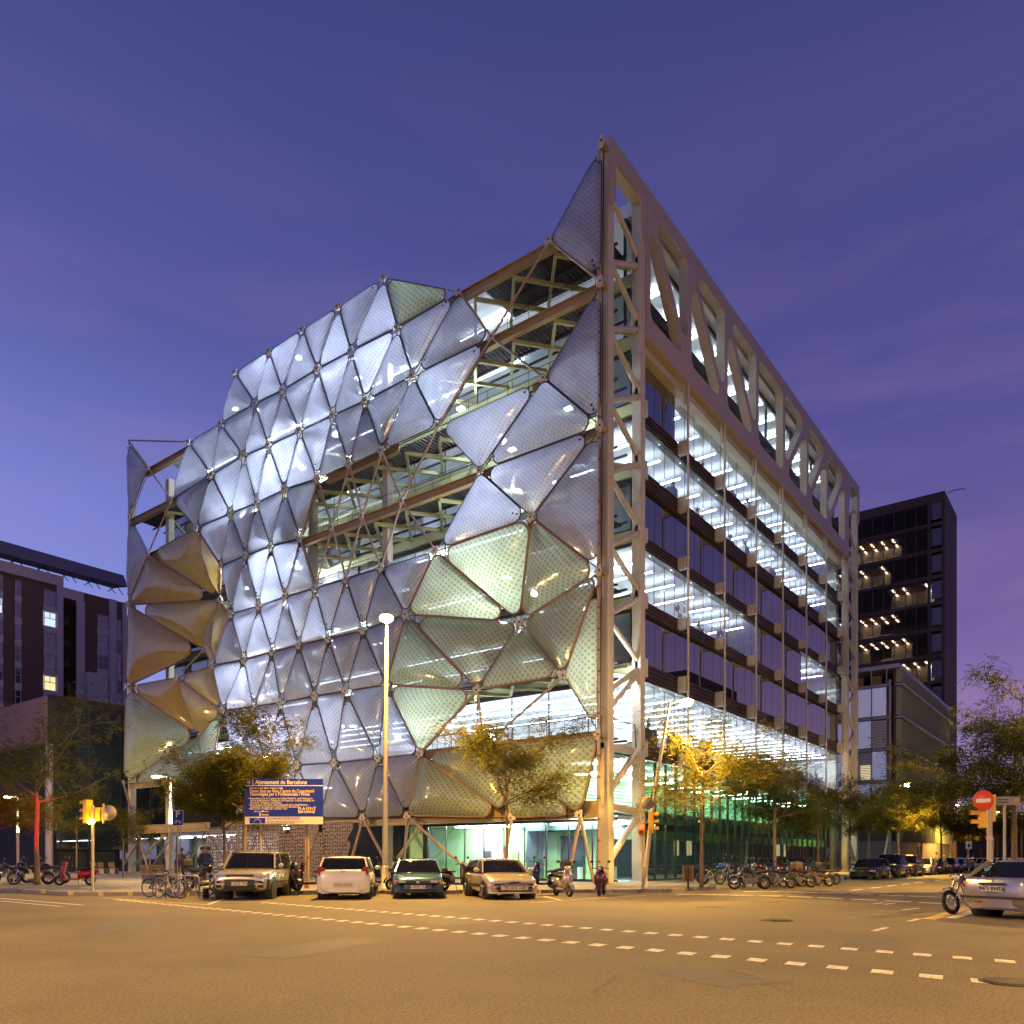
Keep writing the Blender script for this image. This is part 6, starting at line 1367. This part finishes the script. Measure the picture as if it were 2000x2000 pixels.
for k in range(8):
    y0 = LY + 1.15 + k * 1.62
    for i in range(4):
        z0, z1 = zf[i] + .25, zf[i + 1] - .25
        if (k + i) % 4 == 2 or (k == 2 and i < 2):
            for q in range(17): MB().box(LX - .25, LX - .2, y0 + .06, y0 + 1.55, z0 + (z1 - z0) * q / 17, z0 + (z1 - z0) * (q + .55) / 17).build('louvre_slat', mat('silver louvre', (.65, .66, .75), .4, .3), LB_)
            if i < 2: MB().box(LX + .6, LX + .7, y0 + .3, y0 + 1.4, z0 + .2, z0 + 1.8).build('lit_window', emis('warm office window', (1, .75, .4), 1.2), LB_)
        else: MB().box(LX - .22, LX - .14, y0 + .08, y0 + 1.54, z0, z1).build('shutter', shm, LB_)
    MB().box(LX - .3, LX - .23, y0 - .06, y0 + .05, zf[0], LBZ).build('mullion', plm, LB_)
for k in range(3): MB().box(LX + 2, LX + 2.6, LY + 2.2 + k * 2.0, LY + 3.2 + k * 2.0, 21.3, 22.8).build('terrace_box', mat('ochre box', (.42, .30, .10), .6), LB_)
MB().box(LX - .1, LX + .25, LY + .7, LY + .95, 0, zf[4] + .6).build('corner_pier', plm, LB_)
for i in range(-1, 5):
    z0 = (3.5 if i < 0 else zf[i] + .25); z1 = zf[i + 1] - .25 if i < 4 else LBZ
    for k in range(26):
        x0 = LX + .2 + k * 1.28
        MB().box(x0, x0 + .12, LY - .35, LY + .25, z0, z1).build('fin', fin, LB_)
MB().box(LX + .1, LX + 33, LY + .3, LY + .5, 3.5, LBZ).build('dark_wall', mat('dark red brown wall', (.10, .03, .018), .7), LB_)
for i, z in enumerate(zf[:5]): MB().box(LX + .1, LX + 33.5, LY - .5, LY + .28, z - .12, z + .12).build('ledge', plm, LB_)
MB().box(LX + 10, LX + 12.2, LY - .16, LY - .11, .2, 2.9).build('doorway', mat('dark doorway', (.03, .025, .02), .8), LB_)
# walls and dark blocks that close the street views
def block(label, x0, x1, y0, y1, h, m, rows=0, lm=None):
    t = thing('distant_building', label, 'building'); MB().box(x0, x1, y0, y1, 0, h).build('wall', m, t)
    n = 0
    for i in range(rows):
        for k in range(int((y1 - y0) / 5)):
            if (i * 7 + k * 3) % 5 < 2: MB().box(x0 - .1, x0 - .01, y0 + 1 + k * 5, y0 + 3 + k * 5, 3 + i * 3.4, 5 + i * 3.4).build('window', lm if (i + k) % 6 == 0 else dwin, t)
    MB().box(x0 - .3, x1, y0 - .3, y1 + .3, h + .02, h + .5).build('cornice', tdk, t); return t
dkw = mat('dusk grey wall', (.075, .042, .022), .9)
block('long low dark building closing the far end of the right street', 250, 262, -95, 75, 9, dkw, 2, litw)
block('dark block far behind the trees at the right edge', 215, 235, -190, -100, 11, dkw, 3, litw)
block('dark block beyond the plaza behind the lit hall', -75, -50, 90, 130, 14, dkw, 3, litw)
# hills on the horizon at the end of the street
hl = MB(); n = 60; rg = random.Random(3)
base = [V((CAM.x, CAM.y, 0)) + (VD * math.cos(a) + RD * math.sin(a)) * 1500 for a in [(-1.2 + 2.4 * k / n) for k in range(n + 1)]]
hs = [18 + 16 * math.sin(k * .37) + 9 * math.sin(k * .9 + 1) + rg.uniform(0, 6) + 22 * (k / n) for k in range(n + 1)]
rings = [[b + V((0, 0, -5)) for b in base], [b * 1.0 + V((0, 0, h)) for b, h in zip(base, hs)], [b * 1.2 + V((0, 0, h * 1.25)) for b, h in zip(base, hs)], [b * 1.5 + V((0, 0, -5)) for b in base]]
hl.loft(rings, 0, False, True, False); struct('hills', hl, mat('distant hill', (.03, .035, .05), .95))

# the terrace of buildings across the right street (beyond the frame, seen only mirrored in the glass)
ac = thing('brick_building', 'dark building across the right street, outside the picture and mirrored in the glass facade', 'building')
MB().box(52, 112, -42, -23, 0, 21).build('wall', mat('dark brick wall', (.06, .035, .028), .9), ac)
MB().box(66, 84, -40, -25, 21.02, 27).build('roof_storey', mat('dark brick wall', (.06,) * 3), ac)
rg = random.Random(2)
for i in range(6):
    for k in range(15):
        m = litw if rg.random() < .13 else litc if rg.random() < .06 else dwin
        w = MB().box(54 + k * 3.8, 55.7 + k * 3.8, -22.99, -22.93, 1.8 + i * 3.3, 3.7 + i * 3.3).build('window', m, ac)
        MB().box(54.8 + k * 3.8, 54.9 + k * 3.8, -22.92, -22.88, 1.8 + i * 3.3, 3.7 + i * 3.3).build('frame', lil, w)
# ------------------------------------------------------------------ people
skin = mat('skin', (.36, .20, .13), .55)
def person(label, pos, head, top, leg, hair=(.03, .02, .015), step=.18, seated=False, group=None):
    """one continuous skinned body with hair, jacket and trousers as children"""
    t = thing('person', label, 'person', pos, math.atan2(head.y, head.x), group)
    P = {}; E = []; Rr = {}
    def n(k, p, r, par=None): P[k] = len(P); pts.append(p); rad.append(r); par and E.append((P[par], P[k]))
    pts, rad = [], []
    n('pelvis', (0, 0, .95), .13); n('waist', (0, 0, 1.08), .115, 'pelvis'); n('chest', (0, 0, 1.3), .15, 'waist'); n('neck0', (0, 0, 1.47), .06, 'chest'); n('neck', (.01, 0, 1.54), .05, 'neck0'); n('jaw', (.025, 0, 1.6), .07, 'neck'); n('head', (.015, 0, 1.68), .085, 'jaw'); n('crown', (0, 0, 1.75), .06, 'head')
    n('nose', (.105, 0, 1.655), .012, 'head')
    for s, q in ((1, 'l'), (-1, 'r')):
        n('ear' + q, (.0, s * .083, 1.665), .016, 'head')
        n('sh' + q, (0, s * .19, 1.42), .06, 'chest'); n('el' + q, (-.03 + .06 * s, s * .25, 1.14), .042, 'sh' + q); n('wr' + q, (.05 + .07 * s, s * .26, .90), .028, 'el' + q); n('pa' + q, (.06 + .07 * s, s * .262, .83), .032, 'wr' + q)
        for k, (dy, dl) in enumerate(((-.03, .075), (-.01, .09), (.012, .085), (.032, .07))): n('f%d%s' % (k, q), (.065 + .07 * s + dy, s * .262, .83 - dl), .009, 'pa' + q)
        n('th' + q, (.10 + .07 * s, s * .245, .80), .011, 'pa' + q)
        n('hip' + q, (0, s * .095, .90), .095, 'pelvis'); n('kn' + q, (s * step * .5 + .03, s * .10, .50), .06, 'hip' + q); n('an' + q, (s * step, s * .10, .09), .038, 'kn' + q); n('to' + q, (s * step + .15, s * .11, .035), .03, 'an' + q)
    me = bpy.data.meshes.new('body'); me.from_pydata(pts, E, []); o = bpy.data.objects.new('body', me); COL.objects.link(o); o.parent = t; me.materials.append(skin)
    me.skin_vertices or me.attributes
    m = o.modifiers.new('skin', 'SKIN'); 
    if not me.skin_vertices: 
        bpy.context.view_layer.objects.active = o; 
    for i, r in enumerate(rad): me.skin_vertices[0].data[i].radius = (r, r * (1.0 if r < .1 else .8))
    me.skin_vertices[0].data[0].use_root = True
    s_ = o.modifiers.new('sub', 'SUBSURF'); s_.levels = s_.render_levels = 1
    for s in (1, -1): MB().ball((.088, s * .032, 1.69), .013).build('eye', mat('eye dark', (.02, .02, .02), .2), t)
    MB().box(.093, .1, -.025, .025, 1.615, 1.622).build('mouth', mat('lip', (.25, .09, .07), .5), t)
    MB().ball((-.015, 0, 1.705), .1, .98, .88, .88, 14, 8).build('hair', mat('hair %.2f' % hair[0], hair, .7), t)
    def tubeloft(nm, secs, m_): MB().loft([[V((c[0] + a * math.cos(u), c[1] + b * math.sin(u), c[2])) for u in [2 * PI * i / 14 for i in range(14)]] for c, a, b in secs]).build(nm, m_, t)
    tubeloft('jacket', [((0, 0, .88), .15, .2), ((0, 0, 1.05), .14, .19), ((0, 0, 1.3), .155, .225), ((0, 0, 1.43), .12, .21), ((0, 0, 1.5), .075, .09)], top)
    for s in (1, -1):
        j = MB(); j.path([(0, s * .19, 1.42), (-.03 + .06 * s, s * .25, 1.14), (.05 + .07 * s, s * .26, .91)], [.078, .06, .045], 10); j.build('sleeve', top, t)
        j = MB(); j.path([(0, s * .095, .93), (s * step * .5 + .03, s * .10, .50), (s * step, s * .10, .08)], [.115, .08, .062], 10); j.build('trouser_leg', leg, t)
        MB().ball((s * step + .06, s * .105, .045), .13, 1, .42, .36, 10, 6).build('shoe', BLACK, t)
    return t
dj = mat('dark blue jacket', (.02, .025, .05), .8); dt_ = mat('dark trousers', (.02, .02, .022), .8); rj = mat('red jacket', (.22, .02, .02), .8); gj = mat('grey coat', (.10, .10, .10), .8)
person('person in a dark coat standing left of the pair in front of the perforated wall', gd(396, 36.5, .153), RD, mat('black coat', (.012, .012, .015), .8), dt_, step=.05)
person('person in a dark blue jacket, right one of the pair by the perforated wall', gd(406, 36.8, .153), -RD, dj, dt_, step=.1)
person('person in a red jacket walking behind the parking sign', gd(354, 40, .153), -RD + VD * .3, rj, dt_)
person('distant person in a dark jacket walking behind the parked cars near the doorway', gd(1829, 66, .15), -RD, gj, dt_)
person('second distant person walking right of the doorway behind the cars', gd(1845, 70, .15), RD, dj, dt_)
# small things on the terrace and behind the glass
orm = mat('orange terrace chair', (.35, .10, .02), .5); grm = mat('grey terrace chair', (.2, .2, .22), .5)
def chair(label, p, rz, m):
    t = thing('terrace_chair', label, 'chair', p, rz, 'chairs on the first floor terrace')
    MB().box(-.22, .22, -.22, .22, .42, .45).build('seat', m, t); MB().box(-.22, .22, .19, .22, .45, .85).build('backrest', m, t)
    for sx in (-.2, .2):
        for sy in (-.2, .2): MB().tube((sx, sy, 0), (sx, sy, .42), .012, 6).build('leg', grm, t)
for k, (px, m, lb) in enumerate(((905, grm, 'grey chair at the left end of the terrace row'), (975, orm, 'orange chair second from the left on the terrace'), (1000, grm, 'grey chair third from the left on the terrace'), (1040, orm, 'orange chair in the middle of the terrace row'), (1096, grm, 'grey chair nearest the corner column on the terrace'))):
    p = onX(px, HOR, 1.0); chair(lb, (1.0, p.y, 7.25), .6 * k, m)
cab = [mat('office cabinet white', (.6, .62, .65), .6), mat('office cabinet dark', (.05, .055, .08), .6), mat('green plant pot', (.20, .36, .04), .6)]
rg = random.Random(8)
FLN = {4: 'second floor under the truss', 5: 'floor just under the truss', 6: 'floor inside the truss', 2: 'short bright floor', 0: 'floor above the lobby'}
POS = ['by the corner column', 'in the first bay', 'in the second bay', 'left of mid facade', 'at mid facade', 'right of mid facade', 'third bay from the end', 'second bay from the end', 'in the last bay']
for fl in (4, 5, 6, 2, 0):
    for k in range(9 if fl < 5 else 6):
        x = 5 + k * 4.2 + rg.random() * 2
        if fl == 2 and x > 21: continue
        if fl > 4 and x < 11: continue
        z = ZB[fl][1]; w = rg.uniform(.6, 1.6); h = rg.uniform(.7, 1.5); m = cab[rg.choice([0, 1, 1, 0])]
        t = thing('office_cabinet', ('pale' if m is cab[0] else 'dark') + ' cabinet behind glass on the %s, %s' % (FLN[fl], POS[min(8, k)]), 'cabinet', (x, 1.5, z), 0, 'furniture behind the office windows')
        MB().box(0, w, 0, .45, 0, h).build('carcass', m, t)
        for q in range(2): MB().box(.03, w - .03, -.02, -.002, h * (.06 + q * .48), h * (.48 + q * .47)).build('door_panel', m, t)
        if rg.random() < .4:
            t2 = thing('pot_plant', 'small plant in green pot on the %s, %s' % (FLN[fl], POS[min(8, k)]), 'plant', (x + w / 2, 1.7, z + h), 0, 'plants behind the office windows')
            MB().lathe((0, 0, 0), (0, 0, 1), [(0, .09), (.18, .12)], 10).build('pot', cab[2], t2)
            lf = MB()
            for q in range(26): a = rg.uniform(0, 6.28); e = V((math.cos(a) * .22, math.sin(a) * .22, rg.uniform(.15, .5))); s2 = V((-math.sin(a), math.cos(a), 0)) * .03; lf.add([V((0, 0, .15)), V((0, 0, .15)) + e * .6 + s2, V((0, 0, .15)) + e, V((0, 0, .15)) + e * .6 - s2], [(0, 1, 2, 3)])
            lf.build('foliage', leafB, t2)['kind'] = 'stuff'
# small white sign and second post at the end of the street
c = gd(1892, 80, .15); t = thing('street_sign', 'small white sign on a post before the distant trees', 'street sign', c)
MB().tube((0, 0, 0), (0, 0, 3.0), .05, 6).build('post', polem, t); MB().beam(RD * -.3 + V((0, 0, 2.6)), RD * .3 + V((0, 0, 2.6)), .05, .8).build('sign_panel', wht, t)
MB().beam(RD * -.1 + V((0, 0, 2.55)) - VD * .04, RD * .1 + V((0, 0, 2.55)) - VD * .04, .02, .3).build('symbol', inkm, t)
